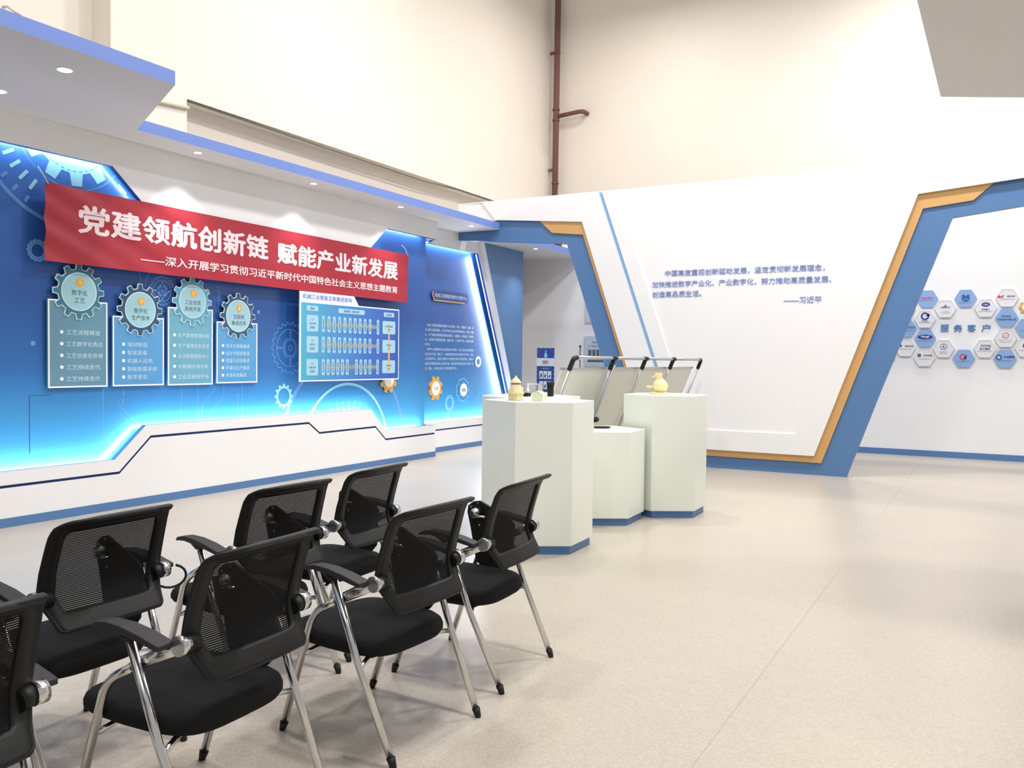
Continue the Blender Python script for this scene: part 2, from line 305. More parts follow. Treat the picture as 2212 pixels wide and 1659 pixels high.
G = {'cards':[(4.811,5.412,1.186,1.9965000000000002,5.109,2.079,0.26,0.171),(5.469,6.063,1.187,1.876,5.773,1.947,0.262,0.171),(6.114,6.704,1.182,1.999,6.42,2.071,0.259,0.17),(6.758,7.362,1.191,1.877,7.06,1.948,0.261,0.173)],'banner':[(4.717,3.016),(10.169,2.974),(10.156,2.289),(4.707,2.323)],'ban_t1':[(5.023,2.587),(9.908,2.626),(5.024,2.853)],'ban_t1b':[(5.029,2.608),(5.317,2.614),(5.059,2.87),(5.275,2.888),(7.555,2.549),(9.916,2.579),(9.609,2.828)],'ban_t2':[(5.688,2.488),(9.91,2.463),(9.911,2.398),(9.877,2.513),(6.005,2.439)],'board':[(7.919,2.294),(8.933,2.288),(9.032,2.179),(9.921,2.176),(9.928,1.196),(7.921,1.193)],'b_tl':(7.933,2.166),'b_title':[(7.95,2.215),(8.888,2.22),(7.95,2.27)],'b_r12':[8.333,8.438,8.54,8.642,8.746,8.851,8.953,9.054,9.159,9.266,9.438],'b_r3':[8.335,8.426,8.518,8.612,8.703,8.798,8.985,9.077,9.172,9.268,9.435],'b_rows':[(2.012,1.808),(1.752,1.548),(1.471,1.266)],'b_lx':(8.031,8.239),'b_rx':(9.538,9.828),'b_hdr':[(8.03,2.126,8.235,2.063),(8.618,2.123,9.146,2.062),(9.566,2.121,9.799,2.06)],'gearA':[(5.09,3.581),(5.089,3.059),(5.092,3.986),(5.089,3.196),(5.089,3.312),(5.088,3.025),(5.088,2.888),(5.087,2.669)],'dial':[(9.088,1.125),(8.333,0.816),(9.838,0.495),(9.082,1.011),(9.084,0.824)],'gearsmall':[(7.84,1.014),(7.839,1.166),(7.841,0.918)],'outA':[(7.946,1.602),(7.944,1.919),(7.948,1.273),(7.945,1.827),(7.945,1.72)],'outB':[(6.078,2.161),(6.078,2.306),(6.078,2.263)],'outC':[(4.742,2.423),(4.742,2.517)],'orange1':[(9.892,1.183),(9.895,0.997),(9.893,1.09)],'lines':[[(5.395,1.171),(5.394,0.716),(5.515,0.592)],[(5.581,1.01),(5.581,0.918),(5.775,0.736)],[(5.617,1.177),(5.617,0.951),(5.809,0.776)],[(6.32,1.167),(6.32,0.787)],[(6.54,1.137),(6.541,0.8)],[(6.82,1.176),(6.596,0.97),(6.596,0.797)],[(6.9,1.174),(6.901,1.049),(6.685,0.85),(6.685,0.805)],[(7.102,1.03),(7.103,0.795)],[(7.173,1.169),(7.174,0.791)],[(6.822,2.21),(6.823,1.983)],[(4.687,1.062),(4.685,0.62)]],'lring':[(5.581,1.037),(6.543,1.159),(7.102,1.054),(6.822,2.235),(4.695,1.589),(7.42,2.014)],'s2_plinth':[(11.169,0.488),(12.849,0.47),(11.381,0.081),(11.382,0.001),(12.859,0.002)],'s2_str':[(11.391,0.36),(12.852,0.36)],'s2_hdr':[(11.329,3.37),(11.139,3.275),(12.622,3.283)],'s2_side_in':[(12.622,3.283),(12.947,2.582),(13.496,1.376),(13.677,0.871)],'s2_side_out':[(12.825,3.511),(13.435,2.038),(13.825,1.104)],'s2_blue_r':[(14.233,3.506),(14.241,1.054)],'s2_label':[(11.474,2.594),(11.433,2.511),(11.477,2.422),(12.404,2.423),(12.508,2.442),(12.539,2.521),(12.489,2.59),(11.504,2.548)],'s2_ltext':[(11.505,2.484),(12.491,2.488),(11.504,2.54)],'s2_para':[(11.349,2.053),(12.754,2.068),(11.246,1.977),(11.242,1.32),(12.243,1.315),(11.249,1.727),(11.349,2.051)],'s2_gears':[[(11.583,1.012),(11.579,1.209),(11.581,1.125)],[(12.423,0.965),(12.42,1.164),(12.421,1.075)],[(12.02,0.757),(12.018,0.892),(12.019,0.84)],[(11.973,0.553),(11.972,0.599)],[(12.923,1.443),(12.921,1.531)]],'q_lines':[(-4.111,2.714),(-1.925,2.728),(-4.303,2.558),(-1.841,2.576),(-4.302,2.417),(-3.575,2.432),(-2.445,2.294),(-1.957,2.302)],'q_h':[(-4.11,2.797),(-4.109,2.714),(-2.244,2.378),(-2.242,2.294)],'backcanopy':[(-7.703,14.22,3.55),(-7.218,15.361,3.55),(-7.418,14.272,3.55),(-7.827,14.543,3.55),(-6.83,14.53,3.55)],'hexs':[(-0.901,2.542),(-0.637,2.381),(-0.354,2.538),(-0.073,2.381),(0.216,2.535),(-0.928,2.22),(0.217,2.225),(-0.918,1.91),(-0.648,1.745),(-0.922,1.599),(-0.358,1.592),(-0.07,1.748),(0.209,1.912),(0.21,1.592),(0.488,2.067),(0.486,1.765),(-1.204,2.07),(-1.208,1.758),(-1.222,2.382)],'hexr':[(-0.526,2.542),(-0.18,2.534),(-0.358,2.689),(-0.351,2.39)],'hextext':[(-0.702,2.013),(-0.581,2.013),(-0.513,2.013),(-0.321,2.012),(-0.127,2.011),(-0.0,2.01),(-0.705,2.131)],'hexgear':[(0.443,2.386),(0.382,2.387),(-1.392,1.588)],'posters':[(-6.909,1.961),(-6.261,1.375),(-6.909,2.645),(-6.562,2.219)],'rack':[(-3.45,7.455,1.534),(-3.45,8.46,1.514),(-3.45,9.41,1.519),(-3.45,10.404,1.525),(-3.45,11.59,1.532),(-3.45,7.275,1.408),(-3.45,11.427,1.406)],'lean':[(-3.591,7.455,1.17),(-3.634,8.46,0.833),(-3.562,9.41,1.128),(-3.604,11.59,1.065),(-3.449,11.59,1.469)],'g1end':(10.826,2.013),'s2gl':(11.23,2.032)}
# ------------------------------------------------------------------ floor, warehouse shell
floor = link('floor', prism([(-9, -6), (8, -6), (8, 17), (-9, 17)], -.1, 0, 'Z'), FLOORM, kind='structure')
jm = mat('dark_joint', hexc(184, 174, 164), .7, bump=.1)
link('trim_1', prism([(-.949, -3), (-.943, -3), (-.889, 15.4), (-.895, 15.4)], 0, .0012, 'Z'), jm, kind='structure')
# left warehouse wall: pier, projecting beam band, recessed lower wall
bm = box(-8.80, -8.58, 7.07, 16.8, 0, 4.50)
link('wall_left', bm, WARM, kind='structure')
link('wall_left_pier', box(-8.80, -8.30, 6.07, 7.07, 0, 5.78), WARM, kind='structure')
link('wall_left', box(-8.80, -8.62, -6, 6.07, 0, 5.78), WARM, kind='structure')
link('trim_2', box(-8.80, -8.30, 7.07, 16.8, 4.50, 5.78), WARM, kind='structure')
link('wall_left', box(-8.62, -8.36, -6, 16.8, 5.78, 11), WARM, kind='structure')
link('wall_back', box(-8.62, 8, 16.7, 16.9, 0, 11), WARM, kind='structure')
cdt = tube([(-8.27, 6.1, 4.30), (-8.27, 6.7, 4.36), (-8.27, 7.07, 4.39)], .022); link('conduit', cdt, WARMD, label='thin cream conduit running along the pier above the blue canopy edge', cat='conduit')
cab = tube([(-8.33, 7.1, 4.49), (-8.33, 9.5, 4.47), (-8.33, 12, 4.45), (-8.33, 13, 4.49), (-8.33, 15.8, 4.47)], .014); link('cable', cab, mat('grey_cable', hexc(130, 122, 100), .7, bump=.1), label='thin dark cable running under the long wall beam', cat='cable')
hk = empty('cable_hook', (-8.6, 5.3, 4.85), 'small grey hook and cable end on the upper wall above the wide canopy', 'hook')
link('hook', tube(rounded([(-8.615, 5.11, 4.92), (-8.57, 5.12, 4.92), (-8.57, 5.26, 4.87)], .02), .012), ALU, hk)
link('cable', tube([(-8.57, 5.26, 4.87), (-8.57, 5.5, 4.82), (-8.57, 5.8, 4.6)], .006), RUB, hk)
# drain pipe in the corner
PIPE = mat('oxide_red_pipe_paint', hexc(122, 82, 80), .6, bump=.4, bscale=30, var=.08)
pp = empty('drain_pipe', (-8.13, 16.5, 3), 'tall oxide red drain pipe in the corner of the cream hall walls', 'pipe')
link('pipe', cyl((-8.145, 16.5, 3), (-8.105, 16.5, 11), .062, 20), PIPE, pp)
for z in (5.22, 6.54, 6.76, 7.95):
    link('pipe_clamp', cyl((-8.13, 16.5, z - .02), (-8.13, 16.5, z + .02), .078, 20), PIPE, pp)
for z in (5.5, 7.95):
    link('bracket', box(-8.28, -8.17, 16.47, 16.5, z - .03, z + .03), PIPE, pp)
link('branch', tube(rounded([(-8.1, 16.5, 6.62), (-7.6, 16.48, 6.65), (-7.5, 16.5, 6.65), (-7.5, 16.72, 6.65)], .09), .045, 14), PIPE, pp)

# ------------------------------------------------------------------ left exhibition wall (section one)
FX = -7.36; BX = -7.415; GX = -7.50; YE = 10.93
plinth_top = [(.2, .483), (5.415, .483), (5.768, .795), (9.35, .795), (9.692, .483), (YE, .483)]
hdr_bot = [(.2, 3.293), (5.398, 3.293), (5.781, 2.960), (9.309, 2.965), (9.694, 3.292), (YE, 3.292)]
def slab(pts, x0, x1, axis='X'): return prism(pts, x0, x1, axis, side_idx=1)
def offs(top, dz, dy0=0):  # groove line below the plinth edge
    return [(y, z) for y, z in top]
ga = [(.2, .353), (5.467, .353), (5.826, .677), (8.13, .677), (8.326, .540), (9.46, .545), (9.69, .355), (YE, .355)]
gw = .012
up = [(y, z + gw) for y, z in ga]; lo = [(y, z - gw) for y, z in ga]
link('wall_plinth_left', slab(plinth_top + up[::-1], BX, FX), [WHITE, BLUE], kind='structure', label='white upper band of the stepped plinth below the blue graphic')
link('wall_plinth_left', slab([(.2, .08)] + lo + [(YE, .08)], BX, FX), [WHITE, NAVY], kind='structure', label='white lower part of the stepped plinth')
link('trim_3', prism(up + lo[::-1], BX, FX - .02, 'X'), NAVY, kind='structure', label='navy groove line stepping along the plinth')
link('baseboard_left', box(BX, FX + .004, .2, YE, 0, .08), BLUE, kind='structure')
link('wall_plinth_end', box(-7.70, BX + .001, YE - .02, YE - .001, .08, .483), WHITE, kind='structure')
link('wall_header_left', slab([(.2, 3.56)] + hdr_bot + [(YE, 3.56)], BX, FX), [WHITE, NAVY], kind='structure', label='white header with two slanted steps above the blue graphic')
link('wall_header_left', box(-7.70, BX + .001, YE - .02, YE - .001, 3.292, 3.56), WHITE, kind='structure')
link('wall_core_left', box(-8.0, -7.86, .2, 14.3, 0, 3.56), WHITE, kind='structure')
g1e = G['g1end'][0]
gr = link('graphic_wall_panel', box(GX - .012, GX, .2, g1e, .10, 3.50), GRAPH, label='huge blue printed graphic wall panel with gears behind the red banner', cat='wall panel')
# hidden LED strips that wash the graphic
def led(p, q, X, dz, power, dirz, col=(.86, .96, 1)):
    a = Vector((X, p[0], p[1] + dz)); b = Vector((X, q[0], q[1] + dz)); L = (b - a).length; d = (b - a).normalized()
    n = Vector((-.55, 0, 0)) + Vector((0, -d.z, d.y)) * dirz
    l = bpy.data.lights.new('led_strip', 'AREA'); l.shape = 'RECTANGLE'; l.size = L; l.size_y = .012; l.energy = power * L; l.color = col
    o = bpy.data.objects.new('led_strip', l); COL.objects.link(o); z = -n.normalized(); x = d - z * d.dot(z); x.normalize(); y = z.cross(x)
    o.matrix_world = Matrix.Translation((a + b) / 2) @ Matrix((x, y, z)).transposed().to_4x4()
pt = [(2.0, .483)] + plinth_top[1:-1] + [(10.7, .483)]
ht = [(2.0, 3.293)] + hdr_bot[1:-1] + [(10.7, 3.292)]
for p, q in zip(pt, pt[1:]): led(p, q, -7.43, -.03, 4.6, 1, (.94, .98, 1))
for i, (p, q) in enumerate(zip(ht, ht[1:])):
    led(p, q, -7.43, .04, 2.0, -1)
# printed decoration on the graphic (thin films)
PX0 = GX; PX1 = GX + .0025
def film(name, bm, m, parent=gr): return link(name, bm, m, parent)
A = G['gearA']; cy, cz = A[0]; ro = cz - A[1][1]; rb = abs(A[2][1] - cz)
gp = gear_pts(cy, cz, ro, ro * .78, 12, rotd=R(4)); film('printed_gear', ring(gp, inner_of(gp, cy, cz, ro * .44), 'X', PX0, PX1), PALE)
def circ(name, cy, cz, r, w, m, a0=0, a1=360, n=72, t=.002):
    pts = [(cy + r * math.cos(R(a0 + (a1 - a0) * i / n)), cz + r * math.sin(R(a0 + (a1 - a0) * i / n))) for i in range(n + 1)]
    film(name, strip(pts, w, 'X', PX0, PX0 + t), m)
circ('printed_ring', cy, cz, cz - A[5][1], .008, LINEB)
circ('printed_ring', cy, cz, cz - A[7][1], .035, MIDB, 180, 300)
def dashes(name, cy, cz, r0, r1, w, m, angs, t=.0028):
    bm = bmesh.new()
    for a in angs:
        c, s = math.cos(R(a)), math.sin(R(a)); strip([(cy + r0 * c, cz + r0 * s), (cy + r1 * c, cz + r1 * s)], w, 'X', PX0, PX0 + t, bm)
    o = film(name, bm, m); o['kind'] = 'stuff'
rd = cz - A[6][1]
dashes('printed_tick_marks', cy, cz, rd * .92, rd * 1.08, .03, PALE, [190 + 9.2 * k for k in range(6)] + [318, 328])
dashes('printed_tick_marks', cy, cz, rd * 1.16, rd * 1.26, .03, MIDB, [192 + 9.2 * k for k in range(6)])
dashes('printed_dots', cy, cz, (cz - A[3][1]) * .985, (cz - A[3][1]) * 1.01, .035, MIDB, range(200, 345, 9), .0035)
# dial at the bottom
dy, dz, dr = 9.03, .27, .87
circ('printed_ring', dy, dz, dr, .035, PALE, 10, 170)
circ('printed_ring', dy, dz, dr * 1.45, .05, LINEB, 15, 165, t=.0015)
circ('printed_ring', dy, dz, dr * .66, .006, LINEB, 15, 165)
dashes('printed_tick_marks', dy, dz, dr * .58, dr * .76, .022, LINEB, range(22, 164, 11))
dashes('printed_tick_marks', dy, dz, dr * .45, dr * .62, .022, PALE, range(24, 160, 12), .0034)
s = G['gearsmall']; cy, cz = s[0]; gp = gear_pts(cy, cz, abs(s[1][1] - cz), abs(s[1][1] - cz) * .82, 12); film('printed_gear', ring(gp, inner_of(gp, cy, cz, .098), 'X', PX0, PX1), PALE)
def outline_gear(c, ro, nt, X0=PX0, w=.008, par=gr, spokes=True, m=LINEB):
    cy, cz = c; pts = []

    for i in range(nt):
        a = 2 * pi * i / nt; pts += [(cy + ro * math.cos(a), cz + ro * math.sin(a)), (cy + ro * .88 * math.cos(a + pi / nt), cz + ro * .88 * math.sin(a + pi / nt))]
    bm = strip(pts + [pts[0]], w, 'X', X0, X0 + .002)
    for rr in (.72, .3) if spokes else (.7,):
        cc = disc(cy, cz, ro * rr, 40); strip(cc + [cc[0]], w, 'X', X0, X0 + .002, bm)
    if spokes:
        for a in (0, 90, 180, 270):
            for o in (-.03, .03):
                ca, sa = math.cos(R(a)), math.sin(R(a)); strip([(cy + ro * (.3 * ca - o * sa), cz + ro * (.3 * sa + o * ca)), (cy + ro * (.72 * ca - o * sa), cz + ro * (.72 * sa + o * ca))], w, 'X', X0, X0 + .002, bm)
        cc = disc(cy, cz, ro * .1, 16); strip(cc + [cc[0]], w, 'X', X0, X0 + .002, bm)
        pts = []
        for i in range(16):
            a = 2 * pi * i / 16; pts += [(cy + ro * .42 * math.cos(a), cz + ro * .42 * math.sin(a)), (cy + ro * .34 * math.cos(a + pi / 16), cz + ro * .34 * math.sin(a + pi / 16))]
        strip(pts + [pts[0]], w, 'X', X0, X0 + .002, bm)
    return link('printed_gear_outline', bm, m, par)
oa = G['outA']; outline_gear(oa[0], abs(oa[1][1] - oa[0][1]), 22)
ob = G['outB']; outline_gear(ob[0], abs(ob[1][1] - ob[0][1]) * 1.05, 22)
outline_gear((G['outB'][0][0] + .02, G['outB'][0][1] + .02), .33, 14, spokes=False, w=.006)
oc = G['outC']; outline_gear(oc[0], abs(oc[1][1] - oc[0][1]), 14, spokes=False, w=.018)
outline_gear((9.93, 1.62), .19, 14, spokes=False, w=.006)
for l in G['lines'][:-1]: film('printed_circuit_line', strip(l, .007, 'X', PX0, PX0 + .001), LINEB)
for c in G['lring'][:4]: circ('printed_ring', c[0], c[1], .022, .006, LINEB, n=16)
for c in G['lring'][4:]: film('printed_dot', prism(disc(c[0], c[1], .022, 16), PX0, PX0 + .002, 'X'), LINEB)
link('seam', strip([(4.66, 1.12), (4.66, .60)], .006, 'X', PX0, PX0 + .0012), NAVY, gr)
link('seam', strip([(4.66, 1.12), (4.86, 1.12)], .004, 'X', PX0, PX0 + .0012), NAVY, gr)
# ------------------------------------------------------------------ info cards with gears
CM = [(mat('grey_teal_acrylic', hexc(104, 148, 172), .3), mat('teal_gear_film', hexc(58, 124, 148), .35)),
      (mat('sky_acrylic', hexc(92, 160, 214), .3), mat('slate_gear_film', hexc(48, 90, 122), .35)),
      (mat('teal_acrylic', hexc(112, 172, 198), .3), mat('bright_teal_gear_film', hexc(84, 166, 194), .35))]
DISCM = mat('pale_disc_film', hexc(162, 206, 220), .35, bump=.03)
CARDTX = mat('card_letter_white', hexc(202, 226, 240), .5, bump=.03)
cards = [('1', '数字化', '工艺', ['工艺流程再造', '工艺数字化表达', '工艺信息化存储', '工艺持续迭代', '工艺持续迭代'], CM[0][0], CM[0][1], 'leftmost grey teal info card with teal gear numbered 1 on the blue graphic', .175, 1.72, .142),
         ('2', '数字化', '生产技术', ['增材制造', '智能装备', '机器人应用', '智能制造系统', '数字孪生'], CM[1][0], CM[1][1], 'second info card, sky blue with dark slate gear numbered 2', .16, 1.60, .125),
         ('3', '工业信息', '系统开发', ['生产数据管理系统', '生产管理信息系统', '企业数据服务中心', '大数据应用分析', '工业互联网平台'], CM[2][0], CM[2][1], 'third info card, pale teal with bright teal gear numbered 3', .11, 1.71, .145),
         ('4', '互联网', '集成应用', ['技术与装备集成', '设计与制造集成', '质量与控制集成', '环境与生产集成', '多源系统集成'], CM[1][0], CM[1][1], 'rightmost info card, sky blue with slate gear numbered 4', .12, 1.61, .125)]
CX = -7.46
for (num, t1, t2, lines, mc, mg, lab, ind, ztop, dzl), (y0, y1, zb, zt, gy, gz, gro, gri) in zip(cards, G['cards']):
    e = empty('info_card', (CX, (y0 + y1) / 2, zb), lab, 'sign')
    link('panel', prism([(y0, zb), (y1, zb), (y1, zt), (y0, zt)], CX - .02, CX, 'X'), mc, e)
    bd = bmesh.new(); w = .014
    o = [(y0, zb), (y1, zb), (y1, zt), (y0, zt)]; i = [(y0 + w, zb + w), (y1 - w, zb + w), (y1 - w, zt - w), (y0 + w, zt - w)]
    link('border', ring(o, i, 'X', CX, CX + .003), PURE, e)
    for yy in (y0 + .06, y1 - .06): link('standoff', cyl((GX + .004, yy, (zb + zt) / 2), (CX - .02, yy, (zb + zt) / 2), .01, 8), ALU, e)
    go = gear_pts(gy, gz, gro, gro * .82, 12); gi = gear_pts(gy, gz, gro, gro * .82, 12, inset=.007)
    g = link('gear', prism(gi, CX + .003, CX + .016, 'X'), mg, e)
    link('gear_outline', ring(go, inner_of(go, gy, gz, gro * .62), 'X', CX + .003, CX + .012), PURE, e)
    link('disc_rim', prism(disc(gy, gz, gri + .008, 40), CX + .016, CX + .017, 'X'), PURE, e)
    dk = link('disc', prism(disc(gy, gz, gri, 40), CX + .017, CX + .019, 'X'), DISCM, e)
    nb = link('number_badge', prism(gear_pts(gy + .005, gz + gri * .5, .042, .036, 10), CX + .019, CX + .022, 'X'), ORB, e)
    put_text('numeral', num, 'X', CX + .022, gy + .005, gz + gri * .5 - .018, h=.036, parent=nb, material=PURE, align='CENTER')
    put_text('title_text', t1, 'X', CX + .0192, gy, gz - .035, h=.05, parent=dk, material=SLATE, align='CENTER', bold=.008)
    put_text('title_text', t2, 'X', CX + .0192, gy, gz - .105, h=.05, parent=dk, material=SLATE, align='CENTER', bold=.008)
    for k, s in enumerate(lines):
        z = ztop - .02 - k * dzl * .98 if num == '1' else ztop - k * (ztop - zb - .09) / 4
        if num == '1': z = 1.70 - k * .108
        ya = y0 + ind * .75
        link('bullet', prism(disc(ya, z, .017, 12), CX, CX + .003, 'X'), PURE, e)
        put_text('line_text', s, 'X', CX, ya + .045, z - .024, h=.046, a1=min(y1 - .05, ya + .045 + len(s) * (.058 if num != '4' else .05)), parent=e, material=CARDTX, bold=.008)
# half hidden gold gear under the board
o1 = G['orange1']; gy, gz = o1[0]; gro = abs(o1[1][1] - gz)
e = empty('gold_gear_sign', (CX, gy, gz - gro), 'gold gear sign half hidden below the right end of the system chart', 'sign')
go = gear_pts(gy, gz, gro, gro * .78, 8, rotd=R(22.5)); link('gear', prism(go, CX - .015, CX, 'X'), [GOLD], e)
link('disc', prism(disc(gy, gz, gro * .55, 32), CX, CX + .004, 'X'), PURE, e)
# ------------------------------------------------------------------ red banner
B0 = -7.345
bc = [Vector((0, *p)) for p in ((4.717, 3.016), (10.169, 2.974), (10.156, 2.289), (4.707, 2.323))]
def wr(y, z):
    u = y - 4.71; v = 3.016 - z
    a = .010 * math.exp(-u / .9) * math.sin(26 * (v * 1.0 - .45 * u) + 3) + .006 * math.exp(-u / 2.2) * math.sin(15 * (v - .30 * u) + 1)
    return a + .0022 * math.sin(3.1 * y + 5 * z) + .0015 * math.sin(7.3 * y - 3 * z) + .004 * math.exp(-(10.17 - y) / .25) * math.sin(22 * v)
bm = bmesh.new(); NU, NV = 150, 18; g = []
for i in range(NU + 1):
    u = (i / NU); u = u ** 1.35; row = []
    for j in range(NV + 1):
        v = j / NV; t = bc[0].lerp(bc[1], u); b = bc[3].lerp(bc[2], u); p = t.lerp(b, v)
        sag = -.012 * math.sin(pi * u) ; row.append(bm.verts.new((B0 + wr(p.y, p.z), p.y, p.z)))
    g.append(row)
for i in range(NU):
    for j in range(NV): bm.faces.new((g[i][j], g[i][j + 1], g[i + 1][j + 1], g[i + 1][j])).smooth = True
ba = empty('red_banner', (B0, 7.44, 2.30), 'long red cloth banner with two lines of white Chinese characters', 'banner')
cl = link('cloth', bm, RED, ba, smooth=True)
bz = lambda y: (3.016 - (y - 4.717) * .0077)
wpp = lambda a, b: wr(a, b) + .002
put_text('headline_text', '党建领航创新链', 'X', B0, 5.03, 2.608, a1=7.42, h=.272, parent=ba, material=LETW, bold=.035, spacing=1.04, warp=wpp)
put_text('headline_text', '赋能产业新发展', 'X', B0, 7.56, 2.588, a1=9.915, h=.258, parent=ba, material=LETW, bold=.035, spacing=1.04, warp=wpp)
put_text('subtitle_text', '——深入开展学习贯彻习近平新时代中国特色社会主义思想主题教育', 'X', B0, 5.70, 2.402, a1=9.915, h=.098, parent=ba, material=LETW, bold=.02, warp=wpp)
CLIP = mat('clear_tie', hexc(220, 225, 230), .3, bump=.02)
for (y, z, y2, z2) in ((4.74, 3.0, 4.70, 3.10), (10.15, 2.955, 10.12, 3.06)):
    link('tie', tube([(B0 + .012, y, z), (B0 - .02, y2, z2), (BX - .02, y2 + .01, z2 + .06)], .004, 6), CLIP, ba)
# ------------------------------------------------------------------ system chart board
X = -7.315; b = G['board']
e = empty('system_chart_board', (X, 8.93, b[5][1]), 'rectangular blue chart board with white title tab below the red banner', 'sign')
out = [(b[0][0], b[0][1]), (b[1][0], b[0][1]), (b[2][0] - .005, b[3][1]), (b[3][0], b[3][1]), (b[3][0], b[5][1]), (b[0][0], b[5][1])]
link('panel', prism(out, X - .02, X, 'X'), PURE, e)
for yy in (8.1, 9.8): link('standoff', cyl((BX, yy, 1.7), (X - .02, yy, 1.7), .012, 8), ALU, e)
w = .016; link('print', prism([(b[0][0] + w, b[5][1] + w), (b[3][0] - w, b[5][1] + w), (b[3][0] - w, b[3][1] - w), (b[0][0] + w, b[3][1] - w)], X, X + .001, 'X'), BOARD, e)
CHIP = mat('pale_blue_chip', hexc(164, 208, 232), .4, bump=.03); BAND = mat('tan_arrow_print', hexc(150, 148, 140), .5, bump=.03); ARR = mat('orange_arrow_print', hexc(222, 176, 130), .5, bump=.03)
put_text('title_text', '机械工业智能互联集成架构', 'X', X + .001, b[0][0] + .04, 2.205, a1=8.885, h=.063, parent=e, material=QBLUE, bold=.022)
RW = [(2.012, 1.808), (1.752, 1.548), (1.471, 1.266)]
lx = G['b_lx']; rx = G['b_rx']
def chip(y0, z0, y1, z1, r=.02): return prism(rrect(y0, z0, y1, z1, r), X + .001, X + .0025, 'X')
for t, (y0, z1, y1, z0) in zip(('层级', '横向集成（同层内部）', '纵向集成'), G['b_hdr']):
    cp = link('chip', chip(y0, z0, y1, z1, .008), CHIP, e); put_text('chip_text', t, 'X', X + .0026, (y0 + y1) / 2, z0 + .014, h=(z1 - z0) * .52, parent=cp, material=SLATE, align='CENTER', bold=.01)
for (zt, zb), tt, rr in zip(RW, (('L3', '企业经营', '管理层'), ('L2', '车间生产', '制造层'), ('L1', '设备边缘', '控制层')), ('企业互联集成平台', '车间集成平台', '设备互联平台')):
    link('chip', chip(lx[0], zb, lx[1], zt), CHIP, e); zm = (zt + zb) / 2
    for k, s in enumerate(tt): put_text('chip_text', s, 'X', X + .0026, (lx[0] + lx[1]) / 2, zm + .035 - k * .05, h=.028, parent=e, material=SLATE, align='CENTER', bold=.008)
    link('chip', chip(rx[0], zb + .015, rx[1], zt - .01), CHIP, e)
    put_text('chip_text', rr[:4 if len(rr) < 7 else 6], 'X', X + .0026, (rx[0] + rx[1]) / 2, zm + .005, h=.028, parent=e, material=SLATE, align='CENTER', bold=.008)
    put_text('chip_text', rr[-2:], 'X', X + .0036, (rx[0] + rx[1]) / 2, zm - .04, h=.026, parent=e, material=SLATE, align='CENTER', bold=.01)
words = ['战略管理', '财务管理', '人力资源管理', '供应链管理', '生产管理', '质量管理', '设备管理', '资产管理', '项目管理', '客户管理', '数据平台', '生产计划', '生产执行', '工艺管理', '物料管理', '仓储管理', '能源管理', '安全管理', '现场管理', '生产调度系统', '质量检测', '电子看板系统', '数控机床', '工业机器', '传感系统', '检测设备', '物流设备', '智能终端', '嵌入式系统', '可编程控制', '采集网关', '边缘计算器', '工业以太网']
wi = 0
for r, (zt, zb) in enumerate(RW):
    zm = (zt + zb) / 2; ys = G['b_r12'] if r < 2 else G['b_r3']
    link('arrow_band', prism([(ys[0] + .02, zm - .024), (ys[-1], zm - .024), (ys[-1], zm + .024), (ys[0] + .02, zm + .024)], X + .001, X + .0015, 'X'), BAND, e)
    for y in ys:
        cp = link('chip', chip(y - .027, zb, y + .027, zt, .02), CHIP, e)
        s = words[wi]; wi += 1
        hh = min(.15, .034 * len(s)); put_text('chip_text', '\n'.join(s), 'X', X + .0026, y - .013, zm - hh / 2, a1=y + .013, h=hh, parent=cp, material=SLATE, bold=.012, line=1.0)
ym = (rx[0] + rx[1]) / 2; link('arrow_band', prism([(ym - .018, 1.30), (ym + .018, 1.30), (ym + .018, 1.93), (ym + .04, 1.93), (ym, 1.99), (ym - .04, 1.93), (ym - .018, 1.93)], X + .003, X + .0034, 'X'), ARR, e)
# ------------------------------------------------------------------ section two (set back)
S2 = -7.66; S2B = -7.70; S2G = -7.78
si = [(12.622, 3.283), (13.496, 1.376), (13.95, .48)]
so = [(12.825, 3.511), (13.435, 2.038), (13.825, 1.104), (14.28, 0.0)]
link('wall_header_left', slab([(11.329, 3.37), (11.139, 3.278), (12.622, 3.283), (13.496, 1.40), (13.90, .48), (11.0, .48), (11.0, .355 + gw), (13.95, .355 + gw), (14.02, .355 + gw), (13.825, 1.104), (13.435, 2.038), (12.80, 3.56), (10.95, 3.56), (10.95, 3.37)], S2B, S2), [WHITE, NAVY], kind='structure', label='white frame round the smaller blue graphic beside the opening')
link('wall_plinth_left', slab([(10.95, .08), (14.22, .08), (14.12, .355 - gw), (10.95, .355 - gw)], S2B, S2), [WHITE, NAVY], kind='structure')
link('trim_4', prism([(10.95, .355 - gw), (14.0, .355 - gw), (14.0, .355 + gw), (10.95, .355 + gw)], S2B, S2 - .01, 'X'), NAVY, kind='structure')
link('baseboard_left', box(S2B, S2 + .004, 10.93, 14.24, 0, .08), BLUE, kind='structure')
link('wall_blue_panel', prism([(12.658, 3.468), (13.26, 2.031), (13.644, 1.109), (14.06, .08), (14.06, 3.468)], S2B, -7.56, 'X', side_idx=1), [BLUE, WHITE], kind='structure')
link('wall_core_left', box(-7.86, S2B - .001, 14.0, 14.24, 0, 3.56), WHITE, kind='structure')
g2 = link('graphic_wall_panel', box(S2G - .012, S2G, 10.93, 13.95, .10, 3.50), GRAPH, label='smaller blue printed graphic panel with white paragraph text beside the opening', cat='wall panel')
led((11.1, .48), (13.8, .48), S2B - .02, -.03, 5, 1)
led((11.2, 3.283), (12.6, 3.283), S2B - .02, .04, 2.5, -1)
led((13.84, .50), (12.58, 3.22), S2B - .035, .0, 17, 1, (.9, .96, 1))
link('led_diffuser', strip([(13.905, .49), (13.506, 1.376), (12.632, 3.27)], .014, 'X', S2B - .015, S2B - .002), emis('led_diffuser_glow', (.9, .96, 1, 1), 3.0), g2)
